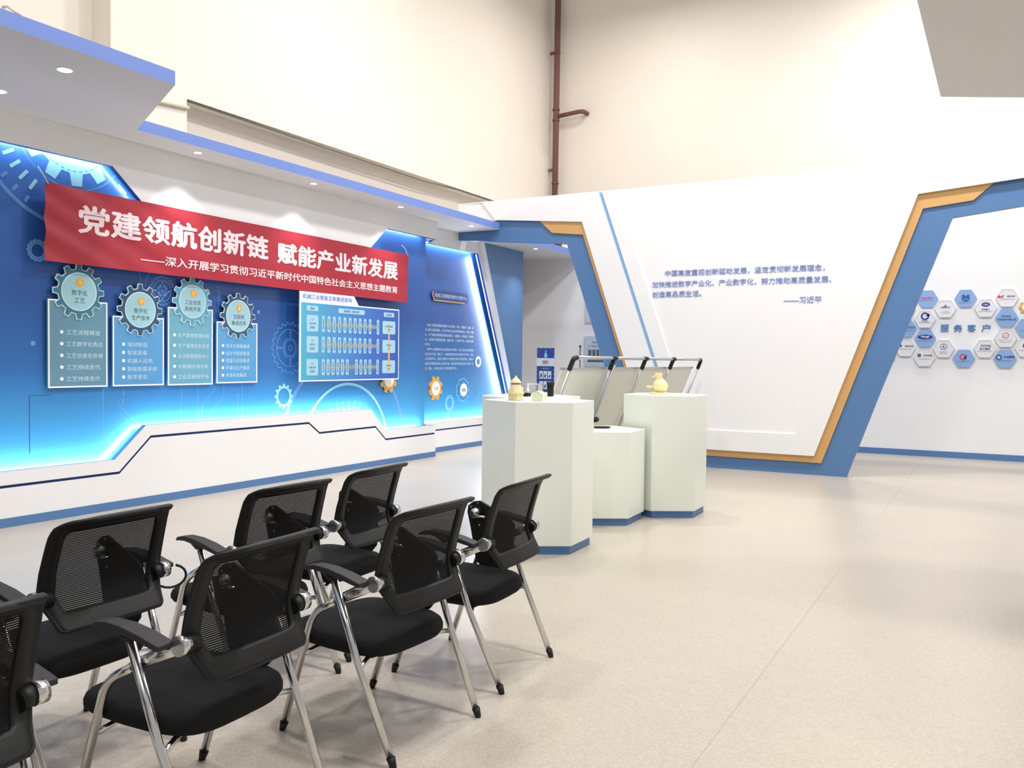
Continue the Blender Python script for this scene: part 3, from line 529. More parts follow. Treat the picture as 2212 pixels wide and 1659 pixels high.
lb = G['s2_label']; l2 = [(11.43, 2.418), (12.35, 2.418), (12.44, 2.437), (12.475, 2.516), (12.425, 2.585), (11.445, 2.585), (11.385, 2.506)]
e = empty('title_plaque', (S2G, 11.9, 2.4), 'small navy plaque with gold lower edge above the white paragraph', 'sign')
link('panel', prism(l2, S2G, S2G + .03, 'X'), NAVY, e)
link('gold_edge', strip([(11.41, 2.57), (11.385, 2.506), (11.43, 2.42), (12.34, 2.42)], .016, 'X', S2G + .03, S2G + .034), GOLD, e)
put_text('title_text', '机械工业智能互联技术创新中心', 'X', S2G + .03, 11.46, 2.475, a1=12.42, h=.062, parent=e, material=CARDTX, bold=.008)
paras = ['机械工业智能互联技术创新中心针对规划、咨询、关键技术、集成、验', '证与工程行业需求现状，工艺水平和自主化研发等落后现状，聚焦工艺数', '字化、生产智能化和网络协同等技术研究，开展国内一流智能工厂的规划', '建设，应用推广典型智能装备、智能产线、工业软件产品、加速先进制', '造技术转化。', '创新中心与国际知名企业和高校合作共建，以行业龙头企业和制造', '业先进企业为主体，智能工厂、省级智能制造示范企业和标杆示范平台，建设', '工业互联网平台，建成“互联网＋先进制造”解决方案资源池，服务中', '心等重点领域智能制造企业转型升级，推动数字化制造应用深入发展（试', '验室）建设，力争成为第三方机构和服务平台。']
for k, s in enumerate(paras):
    ind = k in (0, 5); z = 2.00 - k * .0765
    a1 = 12.69 if k not in (4, 9) else (11.38 if k == 4 else 12.18)
    put_text('paragraph_text', s, 'X', S2G + .0005, 11.285 if ind else 11.188, z, a1=a1, h=.045, parent=g2, material=CARDTX, bold=.006)
def round_sign(cy, cz, ro, ri, mg, txt, lab):
    e = empty('gear_sign', (S2G, cy, cz - ro), lab, 'sign'); gp = gear_pts(cy, cz, ro, ro * .8, 8, rotd=R(22.5))
    link('gear', prism(gp, S2G, S2G + .02, 'X'), mg, e); link('disc', prism(disc(cy, cz, ri, 32), S2G + .02, S2G + .024, 'X'), PURE, e)
    put_text('disc_text', txt, 'X', S2G + .0242, cy, cz - .03, h=.055, parent=e, material=GOLD if mg is GOLD else NAVYT, align='CENTER', bold=.015)
round_sign(11.522, 1.014, .197, .113, GOLD, '互通', 'gold gear sign with white centre under the paragraph text')
round_sign(12.358, .968, .165, .109, mat('blue_gear_film', hexc(74, 140, 190), .4, bump=.03), '智造', 'blue gear sign with white centre right of the gold gear sign')
outline_gear((12.358, .968), .2, 9, S2G, .012, g2, False, PALE); outline_gear((11.957, .761), .13, 10, S2G, .012, g2, False, PALE)
outline_gear((12.856, 1.444), .09, 12, S2G, .018, g2, False, PURE)
cc = disc(11.91, .555, .045, 20); link('printed_ring', strip(cc + [cc[0]], .012, 'X', S2G, S2G + .001), PALE, g2)
cc = disc(12.62, .93, .16, 40); link('printed_ring', strip(cc + [cc[0]], .01, 'X', S2G, S2G + .001), MIDB, g2)
# ------------------------------------------------------------------ canopy with spots
can = [(-7.42, -1), (-5.47, -1), (-5.47, 4.55), (-6.87, 5.29), (-6.87, 11.97), (-7.42, 11.97)]
SZ = 3.553
bm = prism(can, SZ, SZ + .104, 'Z', side_idx=1)
link('ceiling_canopy_left', bm, [SOFF, BLUEF], kind='structure', label='long flat canopy with blue fascia that widens at its near end')
link('ceiling_canopy_back', prism([(-7.9, 10.95), (-7.42, 10.95), (-7.42, 11.97), (-7.9, 11.97)], SZ, SZ + .104, 'Z'), SOFF, kind='structure')
link('ceiling_canopy_back', prism([(-8.4, 12.31), (-6.97, 12.31), (-6.935, 15.42), (-8.4, 15.42)], 3.47, 3.58, 'Z', side_idx=1), [SOFF, BLUEF], kind='structure', label='second canopy with blue fascia behind the left opening')
link('ceiling_canopy_right', prism([(-.42, 4.6), (-.378, 7.45), (.9, 8.14), (3.5, 8.2), (3.5, 4.6)], SZ, SZ + .104, 'Z', side_idx=1), [SOFF, BLUEF], kind='structure', label='pale canopy corner hanging at the upper right')
RIM = mat('lamp_rim_white', hexc(235, 235, 235), .4, bump=.02)
def downlight(x, y, z, pw, lab, rad=.045, ang=95):
    e = empty('recessed_spotlight', (x, y, z), lab, 'light', 'recessed canopy spotlights')
    rim = bmesh.new(); cyl((x, y, z - .006), (x, y, z), rad, 24, rim, r2=rad * 1.05); link('rim', rim, RIM, e)
    link('lens', cyl((x, y, z - .009), (x, y, z - .006), rad * .75, 20), LED, e)
    l = bpy.data.lights.new('spot_beam', 'SPOT'); l.energy = pw; l.spot_size = R(ang); l.spot_blend = .75; l.shadow_soft_size = .03; l.color = (1, .97, .95)
    o = bpy.data.objects.new('spot_beam', l); COL.objects.link(o); o.location = (x, y, z - .02); o.rotation_euler = (0, 0, 0)
SP = 48
downlight(-5.90, 3.94, SZ, SP * .8, 'recessed spotlight in the wide near part of the canopy', .06)
downlight(-6.84, 4.02, SZ, SP * .6, 'recessed spotlight at the left edge of the picture', .06)
for y, n in ((6.15, 'first recessed spotlight from the left in the narrow canopy'), (7.86, 'second recessed spotlight from the left in the narrow canopy'), (9.59, 'third recessed spotlight from the left in the narrow canopy'), (11.42, 'recessed spotlight at the far end of the narrow canopy, above the smaller graphic')):
    downlight(-7.06, y, SZ, SP, n)
downlight(-7.129, 13.715, 3.47, SP, 'recessed spotlight in the back canopy behind the left opening')
# ------------------------------------------------------------------ quote wall (Y = 12)
QY = 12.0
core = [(-7.66, 3.43), (-6.50, 3.335), (-5.70, 3.27), (-5.245, 1.97), (-4.556, 0), (-1.607, 0), (-1.204, 1.171), (-.443, 3.307), (.314, 3.397), (4.5, 3.9), (4.5, 4.0), (-7.66, 4.0)]
link('wall_quote', prism(core, QY, QY + .09, 'Y', side_idx=0), BLUE, kind='structure', label='slanted blue frame of the two wall openings')
org = [(-6.155, 3.638), (-5.945, 3.448), (-5.424, 3.389), (-4.93, 1.968), (-4.30, .171), (-1.92, .165), (-.775, 3.439), (-.22, 3.50), (-.007, 3.692), (.2, 3.80), (-6.2, 3.80)]
link('wall_quote_orange', prism(org, QY - .025, QY - .001, 'Y'), ORANGE, kind='structure', label='orange angular border between the white quote wall and the blue frame')
# the orange and blue end in a chamfer; white front layer
front = [(-7.19, 4.0), (-6.94, 3.708), (-5.432, 3.58), (-4.876, 1.967), (-4.28, .262), (-2.01, .258), (-.83, 3.62), (4.5, 4.2), (4.5, 4.25), (-1, 4.0)]
# front white layer with recessed quote field, split by the groove line
gl = lambda z: -5.12 + (3.953 - z) * (.403 / 1.14)
fl_ = [(-7.19, 4.0), (-6.94, 3.708), (-5.432, 3.58), (-4.876, 1.967), (-4.28, .262), (gl(.262) - .03, .262), (gl(4.0) - .03, 4.0)]
link('wall_quote_front', prism(fl_, QY - .05, QY - .026, 'Y', side_idx=0), WHITE, kind='structure', label='white slanted strip left of the light blue line')
LGB = mat('light_blue_line_paint', hexc(150, 190, 232), .4, bump=.03)
link('trim_5', prism([(gl(.262) - .03, .262), (gl(.262) + .03, .262), (gl(4.0) + .03, 4.0), (gl(4.0) - .03, 4.0)], QY - .04, QY - .026, 'Y'), LGB, kind='structure', label='light blue slanted line on the quote wall')
def qf(z): return -2.253 + (z - .53) * (.587 / 1.917)
ql = [(gl(.262) + .03, .262), (-2.01, .258), (-.83, 3.62), (4.5, 4.2), (4.5, 4.0), (gl(4.0) + .03, 4.0)]
fr = [(gl(.262) + .03, .262), (-2.01, .258), (-.83, 3.62), (.9, 3.76), (4.5, 4.0), (gl(4.0) + .03, 4.0)]
bm = bmesh.new()
zt = 3.90; zb = .535
lx0 = gl(.262) + .03
# four pieces round the recess
prism([(gl(.262) + .03, .262), (-2.01, .258), (-2.01 + (zb - .258) * .351, zb), (gl(zb) + .03, zb)], QY - .065, QY - .026, 'Y', bm)
prism([(gl(zb) + .03, zb), (gl(zb) + .25, zb), (gl(3.999) + .25, 3.999), (gl(3.999) + .03, 3.999)], QY - .065, QY - .026, 'Y', bm)
prism([(qf(zb), zb), (-2.01 + (zb - .258) * .351, zb), (-.83, 3.62), (.9, 3.77), (3.5, 4.0), (qf(3.999), 3.999)], QY - .065, QY - .026, 'Y', bm)
link('wall_quote_front', bm, WHITE, kind='structure', label='white raised frame round the recessed quote field')
link('wall_quote_field', prism([(gl(zb) + .2, zb - .02), (qf(zb) + .02, zb - .02), (qf(3.998) + .02, 3.998), (gl(3.998) + .2, 3.998)], QY - .040, QY - .026, 'Y'), WHITE, kind='structure', label='recessed white field of the quote wall')
link('wall_quote_top', prism([(-7.66, 3.70), (-6.93, 3.70), (-7.18, 3.99), (-7.66, 4.0)], QY - .02, QY - .002, 'Y'), WHITE, kind='structure')
link('wall_quote_top', box(-7.66, 4.5, QY - .02, QY + .10, 4.0, 4.02), WHITE, kind='structure')
FY = QY - .040
_w = [max(v.co.x for v in text_mesh(t).vertices) for t in ('国国', '国')]; PITCH = _w[0] - _w[1]
for s, a0, a1, z0, z1, lab in (('中国高度重视创新驱动发展，坚定贯彻新发展理念，', -4.111, -1.925, 2.714, 2.728, 'first line of raised blue characters on the quote wall'), ('加快推进数字产业化、产业数字化，努力推动高质量发展、', -4.303, -1.841, 2.558, 2.576, 'second and longest line of raised blue characters on the quote wall'), ('创造高品质生活。', -4.302, -3.575, 2.417, 2.432, 'short third line of raised blue characters on the quote wall'), ('——习近平', -2.445, -1.957, 2.294, 2.302, 'dash and three raised characters at the lower right of the quote')):
    h = .088 if not s.startswith('创') else .086; e = empty('raised_lettering', ((a0 + a1) / 2, FY, z0 - .006), lab, 'lettering')
    me = text_mesh(s, .010, .003); xs = [v.co.x for v in me.vertices]; ys = [v.co.y for v in me.vertices]
    x0, x1, y0, y1 = min(xs), max(xs), min(ys), max(ys); pitch = PITCH; groups = {}
    for p in me.polygons: groups.setdefault(int(sum(me.vertices[i].co.x for i in p.vertices) / len(p.vertices) // pitch), []).append(p)
    for k, ps in sorted(groups.items()):
        idx = {}; V = []; F = []
        for p in ps:
            f = []
            for i in p.vertices:
                if i not in idx:
                    idx[i] = len(V); c = me.vertices[i].co
                    V.append((a0 + (c.x - x0) * (a1 - a0) / (x1 - x0), FY - .004 - c.z, z0 - .006 + (c.y - y0) * h / (y1 - y0)))
                f.append(idx[i])
            F.append(f)
        m2 = bpy.data.meshes.new('character'); m2.from_pydata(V, [], F); o = link('character', m2, QBLUE, e)
# ------------------------------------------------------------------ back wall (Y = 15.45) with hexagons
link('wall_hexagon', box(-8.4, 4.5, 15.45, 15.6, 0, 4.0), WHITE, kind='structure', label='white back wall behind both openings')
link('baseboard_back', box(-8.4, 4.5, 15.44, 15.449, 0, .098), BLUE, kind='structure')
link('wall_side_back', box(-8.55, -8.4, 14.24, 15.6, 0, 3.56), WHITE, kind='structure')
# ------------------------------------------------------------------ hexagon client plaques
HY = 15.45
HB_ = mat('hexagon_blue_acrylic', hexc(140, 172, 222), .35, bump=.03, var=.05); HW = mat('hexagon_white_acrylic', hexc(226, 226, 232), .35, bump=.03)
INK = mat('dark_grey_print', hexc(88, 90, 108), .5, bump=.02); INKB = mat('navy_logo_print', hexc(44, 58, 136), .5, bump=.02); INKR = mat('red_logo_print', hexc(206, 58, 84), .5, bump=.02)
TEALI = mat('teal_logo_print', hexc(48, 96, 150), .5, bump=.02)
def hexp(cx, cz, r): return [(cx + r * math.cos(pi * k / 3), cz + r * math.sin(pi * k / 3)) for k in range(6)]
def H(cx, cz, blue, items, lab):
    e = empty('hexagon_plaque', (cx, HY, cz - .15), lab, 'plaque', 'hexagon client plaques')
    link('panel', prism(hexp(cx, cz, .158), HY - .03, HY - .001, 'Y'), HB_ if blue else HW, e)
    if not blue: link('rim', ring(hexp(cx, cz, .158), hexp(cx, cz, .146), 'Y', HY - .034, HY - .03), HW, e)
    Y = HY - .031
    for it in items:
        k = it[0]
        if k == 't': put_text('logo_text', it[1], 'Y', Y - .0012, cx + it[2], cz + it[3], h=it[4], a1=None, parent=e, material=it[5], align='CENTER', bold=.02)
        elif k == 'l': put_text('small_text', it[1], 'Y', Y - .0012, cx + it[2] - it[4] / 2, cz + it[3], a1=cx + it[2] + it[4] / 2, h=.013, parent=e, material=INK, bold=.0)
        elif k == 'e': link('logo', prism([(cx + it[1] + it[3] * math.cos(2 * pi * j / 28), cz + it[2] + it[4] * math.sin(2 * pi * j / 28)) for j in range(28)], Y - .001, Y, 'Y'), it[5], e)
        elif k == 'p': link('logo', prism([(cx + x, cz + z) for x, z in it[1]], Y - .001, Y, 'Y'), it[2], e)
        elif k == 'r':
            a = [(cx + it[1] + it[3] * math.cos(2 * pi * j / 28), cz + it[2] + it[3] * math.sin(2 * pi * j / 28)) for j in range(28)]
            link('logo', ring(a, [(cx + it[1] + (it[3] - it[4]) * math.cos(2 * pi * j / 28), cz + it[2] + (it[3] - it[4]) * math.sin(2 * pi * j / 28)) for j in range(28)], 'Y', Y - .001, Y), it[5], e)
hx = G['hexs']
H(*hx[0], 1, [('t', 'SmartFor', -.0, .0, .034, INKR), ('l', '智能科技股份有限公司', 0, -.03, .2)], 'blue hexagon plaque with red lettering, top left of the client wall beside the blue frame')
H(*hx[1], 0, [('p', [(-.02, .03), (.0, .07), (.02, .03)], INK), ('t', 'C  MAC', 0, .005, .03, INK), ('e', -.025, .022, .014, .018, INKR), ('l', '上海飞机设计', 0, -.05, .1), ('l', '研究院有限公司', 0, -.075, .12)], 'white hexagon plaque with dark wordmark and red dot, upper left of the four blue characters')
H(*hx[2], 1, [('p', [(-.06, -.03), (-.05, .06), (-.02, .06), (0, .03), (.02, .06), (.05, .06), (.06, -.03), (0, .0)], TEALI), ('p', [(-.055, -.045), (0, -.015), (.055, -.045)], INKB), ('l', '重庆机床集团有限责任公司', 0, -.075, .18)], 'blue hexagon plaque with dark blue winged emblem, top middle')
H(*hx[3], 0, [('e', 0, .055, .06, .034, INKB), ('t', 'CSIC', 0, .042, .024, PURE), ('t', '中船重工', 0, -.035, .028, INK), ('l', '中国船舶重工集团有限公司', 0, -.06, .2)], 'white hexagon plaque with navy oval emblem')
H(*hx[4], 0, [('p', [(-.13, -.01), (-.13, .04), (-.11, .04), (-.09, .02), (-.05, .045), (-.04, .03), (-.07, .01), (-.04, -.01), (-.09, .005)], INKR), ('t', '瑞欣机械', .05, .01, .026, INK), ('l', '数控机床股份有限公司', 0, -.03, .2)], 'white hexagon plaque with red emblem, top right')
H(*hx[5], 0, [('r', 0, .045, .062, .024, INKB), ('p', [(0, .05), (.065, .09), (.065, .045)], INKB), ('t', '东汽动力', 0, -.045, .024, INK), ('l', '动力机械股份有限公司', 0, -.065, .2)], 'white hexagon plaque with round navy ring emblem')
H(*hx[6], 1, [('t', '苏州机械', -.01, .01, .03, TEALI), ('t', '科技股份有限公司', 0, -.04, .03, TEALI)], 'blue hexagon plaque with two lines of dark characters')
H(*hx[7], 1, [('e', 0, .02, .11, .038, INKB), ('t', 'Hengli', 0, .0, .045, PURE), ('l', '江苏恒立液压股份有限公司', 0, -.05, .2)], 'blue hexagon plaque with white wordmark in a navy oval')
H(*hx[8], 0, [('r', 0, .03, .05, .008, INK), ('p', [(-.02, .0), (0, .065), (.02, .0), (0, .02)], INK), ('l', '中国机械科学', 0, -.06, .12), ('l', '研究总院集团', 0, -.085, .12)], 'white hexagon plaque with grey ring and arrowhead emblem')
H(*hx[9], 0, [('p', rrect(-.10, .01, -.05, .06, .01), INK), ('t', '科华控股', .05, .02, .03, INK), ('l', '科华控股股份有限公司', 0, -.03, .2)], 'white hexagon plaque with dark square emblem, lowest at the left')
H(*hx[10], 1, [('r', -.01, .02, .05, .018, INKR), ('p', [(-.01, .01), (.06, .06), (.03, .02), (.03, -.02)], INKB), ('l', '中国一拖集团有限公司', 0, -.055, .2)], 'blue hexagon plaque with red ring emblem, lowest in the middle')
H(*hx[11], 0, [('t', 'XCMG', .01, .025, .036, INKB), ('t', '徐工集团', 0, -.022, .034, INKB), ('l', '徐州工程机械集团有限公司', 0, -.05, .2)], 'white hexagon plaque with bold navy lettering in two rows')
H(*hx[12], 0, [('r', .0, .04, .045, .008, INKR), ('p', [(-.06, .01), (.05, .055), (0, .03)], INK), ('l', '南京工业大学', 0, -.04, .18), ('l', '机械与动力', 0, -.07, .14)], 'white hexagon plaque with thin red swirl emblem')
H(*hx[13], 1, [('r', -.085, .02, .042, .014, INKB), ('t', 'K', -.08, .0, .035, PURE), ('t', '今创集团', .05, .01, .036, INKB), ('l', '今创集团股份有限公司', 0, -.04, .2)], 'blue hexagon plaque with ring and K emblem, lowest at the right')
H(*hx[14], 1, [('p', [(-.03, -.02), (.0, .05), (.05, .0)], INKB), ('l', '机械有限公司', 0, -.05, .18)], 'blue hexagon plaque cut by the right edge of the picture')
H(*hx[15], 0, [('r', 0, .03, .045, .015, INKB), ('l', '装备有限公司', 0, -.05, .18)], 'white hexagon plaque cut by the right edge of the picture')
H(*hx[16], 1, [('t', 'ANGO', .07, .0, .036, INK), ('l', '汽车系统有限公司', .04, -.04, .16)], 'blue hexagon plaque partly hidden by the slanted frame, middle row')
H(*hx[17], 0, [('e', -.07, .03, .02, .024, INK), ('t', '航宏利得', .055, .01, .03, INK), ('l', '南京精密科技股份有限公司', 0, -.03, .2)], 'white hexagon plaque partly hidden by the slanted frame, low row')
H(*hx[18], 0, [('l', '有限公司', 0, 0, .1)], 'white hexagon plaque almost hidden by the slanted frame')
e = empty('sign_lettering', (-.35, HY, 2.01), 'four raised blue Chinese characters in the middle of the hexagon plaques', 'lettering')
for ch, (a, b) in zip('服务客户', ((-.702, -.581), (-.513, -.39), (-.321, -.20), (-.127, -.0))):
    o = put_text('character', ch, 'Y', HY - .001, a, 2.012, a1=b, h=.118, ext=.005, parent=e, material=mat('blue_letter_acrylic', hexc(92, 136, 196), .4, bump=.02) if ch == '服' else bpy.data.materials['blue_letter_acrylic'], bold=.022)
gp = gear_pts(.475, 2.386, .10, .078, 8); e = empty('gold_gear_sign', (.475, HY, 2.29), 'gold gear sign at the right edge among the hexagon plaques', 'sign')
link('gear', prism(gp, HY - .03, HY - .001, 'Y'), GOLD, e); link('disc', prism(disc(.475, 2.386, .055, 28), HY - .034, HY - .03, 'Y'), PURE, e)
gp = gear_pts(-1.50, 1.62, .15, .125, 14); e = empty('teal_gear_sign', (-1.50, HY, 1.47), 'small teal gear sign peeking past the slanted blue frame', 'sign')
link('gear', prism(gp, HY - .02, HY - .001, 'Y'), TEALI, e); link('disc', prism(disc(-1.50, 1.62, .08, 28), HY - .024, HY - .02, 'Y'), PURE, e)
# posters on the back wall seen through the left opening
PB = mat('poster_pale_blue', hexc(190, 208, 226), .4, bump=.02); PG = mat('poster_frame_grey', hexc(200, 200, 214), .4, bump=.02); PI = mat('poster_photo_grey', hexc(150, 156, 170), .5, bump=.02)
def poster(x0, x1, z0, z1, lab, txt):
    e = empty('wall_poster', ((x0 + x1) / 2, HY, z0), lab, 'poster')
    link('frame', box(x0, x1, HY - .03, HY - .001, z0, z1), PG, e); link('sheet', box(x0 + .03, x1 - .03, HY - .033, HY - .03, z0 + .03, z1 - .03), PB, e)
    if txt:
        for k, s in enumerate(('智能制造工程', '在一线研究工厂现场示范', '面向企业培训服务')): put_text('poster_text', s, 'Y', HY - .0335, x0 + .08 + (.08 if k == 0 else 0), z1 - .14 - k * .075, h=.035, parent=e, material=INK, bold=.01)
        link('photo', box(x0 + .07, x1 - .07, HY - .035, HY - .033, z0 + .10, z0 + .33), PI, e)
        for k in range(6): link('column', box(x0 + .10 + k * .085, x0 + .135 + k * .085, HY - .037, HY - .035, z0 + .12, z0 + .32), SLATE, e)
        link('photo_base', box(x0 + .07, x1 - .07, HY - .038, HY - .035, z0 + .09, z0 + .115), SLATE, e)
poster(-6.915, -6.25, 1.37, 1.962, 'pale blue framed poster with a photo of white columns behind the left opening', True)
poster(-6.915, -6.25, 2.215, 2.80, 'lilac framed poster above the photo poster, mostly hidden by the slanted frame', False)
# roll-up display and thin post
RB = mat('roll_banner_blue', hexc(66, 76, 148), .5, bump=.02)
e = empty('roll_up_display', (-6.79, 13.5, 0), 'narrow navy roll up display stand with red title seen through the left opening', 'display stand')
rx0, rx1, ry = -6.965, -6.621, 13.5
wavy = [(rx0 + .008 * (k % 2), .12 + 1.55 * k / 40) for k in range(41)] + [(rx0 + (rx1 - rx0) * k / 8, 1.69 + .012 * (k % 2)) for k in range(9)] + [(rx1 - .008 * (k % 2), 1.67 - 1.55 * k / 40) for k in range(41)]
link('banner_sheet', prism(wavy, ry - .003, ry + .003, 'Y'), RB, e)
link('base', box(rx0 - .03, rx1 + .03, ry - .10, ry + .10, 0, .09), ALU, e); link('pole', cyl((-6.79, ry + .03, .09), (-6.79, ry + .03, 1.68), .01, 10), ALU, e)
link('white_band', box(rx0, rx1, ry - .005, ry - .003, 1.38, 1.52), PURE, e); put_text('title_text', '消毒区', 'Y', ry - .0055, -6.855, 1.415, a1=-6.735, h=.065, parent=e, material=INKR, bold=.02)
link('bottle_icon', prism([(-6.82, 1.53), (-6.76, 1.53), (-6.76, 1.59), (-6.78, 1.61), (-6.775, 1.65), (-6.805, 1.65), (-6.80, 1.61), (-6.82, 1.59)], ry - .005, ry - .003, 'Y'), PALE, e)
put_text('small_text', '消毒步骤说明', 'Y', ry - .0035, -6.86, 1.325, a1=-6.72, h=.03, parent=e, material=PALE, bold=.01)
for r in range(2):
    for k in range(3):
        x = rx0 + .055 + k * .082; z = 1.16 - r * .18
        link('picture', box(x, x + .068, ry - .005, ry - .003, z, z + .135), PURE, e); link('hand_print', prism([(x + .01, z + .02), (x + .03, z + .11 - .02 * k), (x + .055, z + .06), (x + .04, z + .02)], ry - .0065, ry - .005, 'Y'), INK, e)
e = empty('rope_post', (-6.815, 15.0, 0), 'thin grey post with a small round top in front of the posters', 'post')
link('pole', cyl((-6.815, 15, .02), (-6.815, 15, 1.73), .012, 12), INK, e); link('knob', lathe([(0, 0), (.022, .01), (.028, .03), (.02, .05), (0, .056)], -6.815, 15, 1.725, 14), INK, e); link('base', cyl((-6.815, 15, 0), (-6.815, 15, .02), .12, 20), INK, e)
link('electrical_box', box(-7.6, -7.45, HY - .04, HY - .001, 3.70, 3.80), mat('dark_maroon_plastic', hexc(90, 60, 70), .6, bump=.02), label='small dark fitting high on the wall above the back canopy', cat='fitting')
# ------------------------------------------------------------------ hexagonal pedestals
def hexv(cx, cy, s): return [(cx + s * math.cos(R(t)), cy + s * math.sin(R(t))) for t in (-28, 32, 92, 152, 212, 272)]
def pedestal(cx, cy, h, lab, s=.44):
    e = empty('pedestal', (cx, cy, 0), lab, 'pedestal', 'white hexagonal display pedestals')
    link('plinth', prism(hexv(cx, cy, s - .022), 0, .066, 'Z'), BLUE, e)
    link('body', bevel(prism(hexv(cx, cy, s), .066, h, 'Z'), .003, 1), WHITE2, e); return e
P1 = 1.172
pedestal(-3.165, 6.20, P1, 'tall white hexagonal pedestal nearest the camera, with small models on top')
pedestal(-3.58, 6.845, P1, 'tall white hexagonal pedestal hidden behind the nearest one')
pedestal(-3.215, 7.53, .851, 'low white hexagonal pedestal in the middle, with a black tray on top')
pedestal(-2.801, 8.225, 1.167, 'tall white hexagonal pedestal at the right, with a cream figurine on top', .42)
CREAM = mat('cream_resin', hexc(240, 226, 172), .5, bump=.2, bscale=60); CREAMP = mat('pinkish_cream_resin', hexc(238, 214, 170), .5, bump=.2, bscale=60)
GLASS = mat('clear_crystal', (1, 1, 1, 1), .05, trans=.9, ior=1.45); PALEG = mat('pale_green_resin', hexc(226, 230, 196), .5, bump=.6, bscale=35, var=.08)
z = P1
# hydrant-like model
hx_, hy_ = -3.272, 5.985
e = empty('cream_model', (hx_, hy_, z), 'cream pagoda shaped model with a conical cap, left on the nearest pedestal', 'model')
link('base_block', bevel(box(hx_ - .045, hx_ + .045, hy_ - .045, hy_ + .045, z, z + .05), .004, 1), CREAM, e)
link('body', lathe([(.066, .05), (.068, .058), (.056, .080), (.046, .10), (.042, .125), (.036, .13)], hx_, hy_, z, 28), CREAMP, e)
link('collar', lathe([(.036, .129), (.040, .131), (.040, .136), (.034, .138)], hx_, hy_, z, 28), INK, e)
link('cap', lathe([(.045, .137), (.046, .141), (.028, .166), (.015, .178), (.009, .181), (.010, .190), (.006, .194), (0, .195)], hx_, hy_, z, 28), CREAM, e)
for a in (30, 150, 270): link('nozzle', cyl((hx_ + .04 * math.cos(R(a)), hy_ + .04 * math.sin(R(a)), z + .09), (hx_ + .058 * math.cos(R(a)), hy_ + .058 * math.sin(R(a)), z + .09), .015, 14), CREAM, e)
a_, b_ = -3.565, 6.70
e = empty('black_box', (a_, b_, z), 'small flat black box between the cream model and the crystal', 'box'); link('box_body', bevel(box(a_ - .04, a_ + .04, b_ - .03, b_ + .03, z, z + .026), .004, 2), BLACKP, e); link('lid', bevel(box(a_ - .038, a_ + .038, b_ - .028, b_ + .028, z + .0265, z + .031), .001, 1), RUB, e)
a_, b_ = -3.63, 7.0
e = empty('crystal_block', (a_, b_, z), 'clear crystal block behind the pale green block', 'trophy')
link('crystal', bevel(box(a_ - .06, a_ + .06, b_ - .045, b_ + .045, z + .012, z + .105), .004, 1), GLASS, e); link('base', box(a_ - .065, a_ + .065, b_ - .05, b_ + .05, z, z + .0118), PURE, e)
link('engraving', lathe([(0, .03), (.02, .035), (.012, .05), (.02, .065), (0, .08)], a_, b_, z, 10), PALEG, e)
a_, b_ = -3.06, 5.985
e = empty('pale_block', (a_, b_, z), 'pale green carved block at the front of the nearest pedestal', 'model')
bm = box(a_ - .046, a_ + .046, b_ - .042, b_ + .042, z, z + .07); bmesh.ops.subdivide_edges(bm, edges=bm.edges[:], cuts=5, use_grid_fill=True)
for v in bm.verts:
    if v.co.z > z + .06: v.co.z += random.uniform(-.012, .006)
link('block', bm, PALEG, e); link('relief', lathe([(.03, 0), (.034, .004), (.02, .012), (0, .014)], a_, b_, z + .07, 12), PALEG, e)
a_, b_ = -3.40, 6.86
e = empty('black_canister', (a_, b_, z), 'black cylindrical canister with a wider lid, right of the crystal', 'canister')
link('body', lathe([(.026, 0), (.029, .003), (.029, .098), (.028, .1)], a_, b_, z, 24), BLACKP, e); link('lid', lathe([(.034, .098), (.035, .101), (.035, .124), (.032, .128), (0, .128)], a_, b_, z, 24), RUB, e)
# tray on low pedestal
a_, b_, z2 = -3.215, 7.60, .851
e = empty('black_tray', (a_, b_, z2), 'flat black oval tray on the low pedestal', 'tray')
ov = lambda r, k=28: [(a_ + r * .085 * math.cos(2 * pi * i / k) * .8 + r * .035 * math.sin(2 * pi * i / k), b_ + r * .085 * math.cos(2 * pi * i / k) * .55 - r * .05 * math.sin(2 * pi * i / k)) for i in range(k)]
link('tray_base', prism(ov(.9), z2, z2 + .006, 'Z'), BLACKP, e); link('tray_rim', ring([(p[0], p[1]) for p in ov(1.0)], ov(.88), 'Z', 0, 1) if False else prism(ov(1.0), z2 + .0062, z2 + .016, 'Z'), RUB, e)
# figurine on right pedestal
a_, b_, z3 = -2.86, 8.20, 1.167
e = empty('cream_figurine', (a_, b_, z3), 'cream seated bird like figurine on a round base, on the right pedestal', 'figurine')
link('base', lathe([(.09, 0), (.095, .004), (.095, .014), (.08, .02), (0, .02)], a_, b_, z3, 28), CREAM, e)
bm = bmesh.new(); bmesh.ops.create_icosphere(bm, subdivisions=4, radius=1)
for v in bm.verts:
    c = v.co; k = 1 - .30 * max(0, c.z); v.co = Vector((c.x * .075 * k, c.y * .075 * k, c.z * .078)) + Vector((a_ + .004 + .012 * (1 - c.z) * .5, b_, z3 + .090))
link('body', bm, CREAM, e, smooth=True)
bm = bmesh.new(); bmesh.ops.create_icosphere(bm, subdivisions=3, radius=1)
for v in bm.verts: v.co = Vector((v.co.x * .036, v.co.y * .034, v.co.z * .034)) + Vector((a_ - .008, b_ - .006, z3 + .165))
link('head', bm, CREAMP, e, smooth=True)
link('cap', prism([(a_ - .036, b_ - .03), (a_ + .018, b_ - .03), (a_ + .018, b_ + .03), (a_ - .036, b_ + .03)], z3 + .182, z3 + .212, 'Z'), CREAM, e)
link('beak', cyl((a_ - .03, b_ - .016, z3 + .178), (a_ - .075, b_ - .03, z3 + .170), .012, 12, r2=.003), CREAM, e)
link('spout', cyl((a_ - .05, b_ - .02, z3 + .068), (a_ - .115, b_ - .05, z3 + .075), .014, 12, r2=.010), CREAM, e)
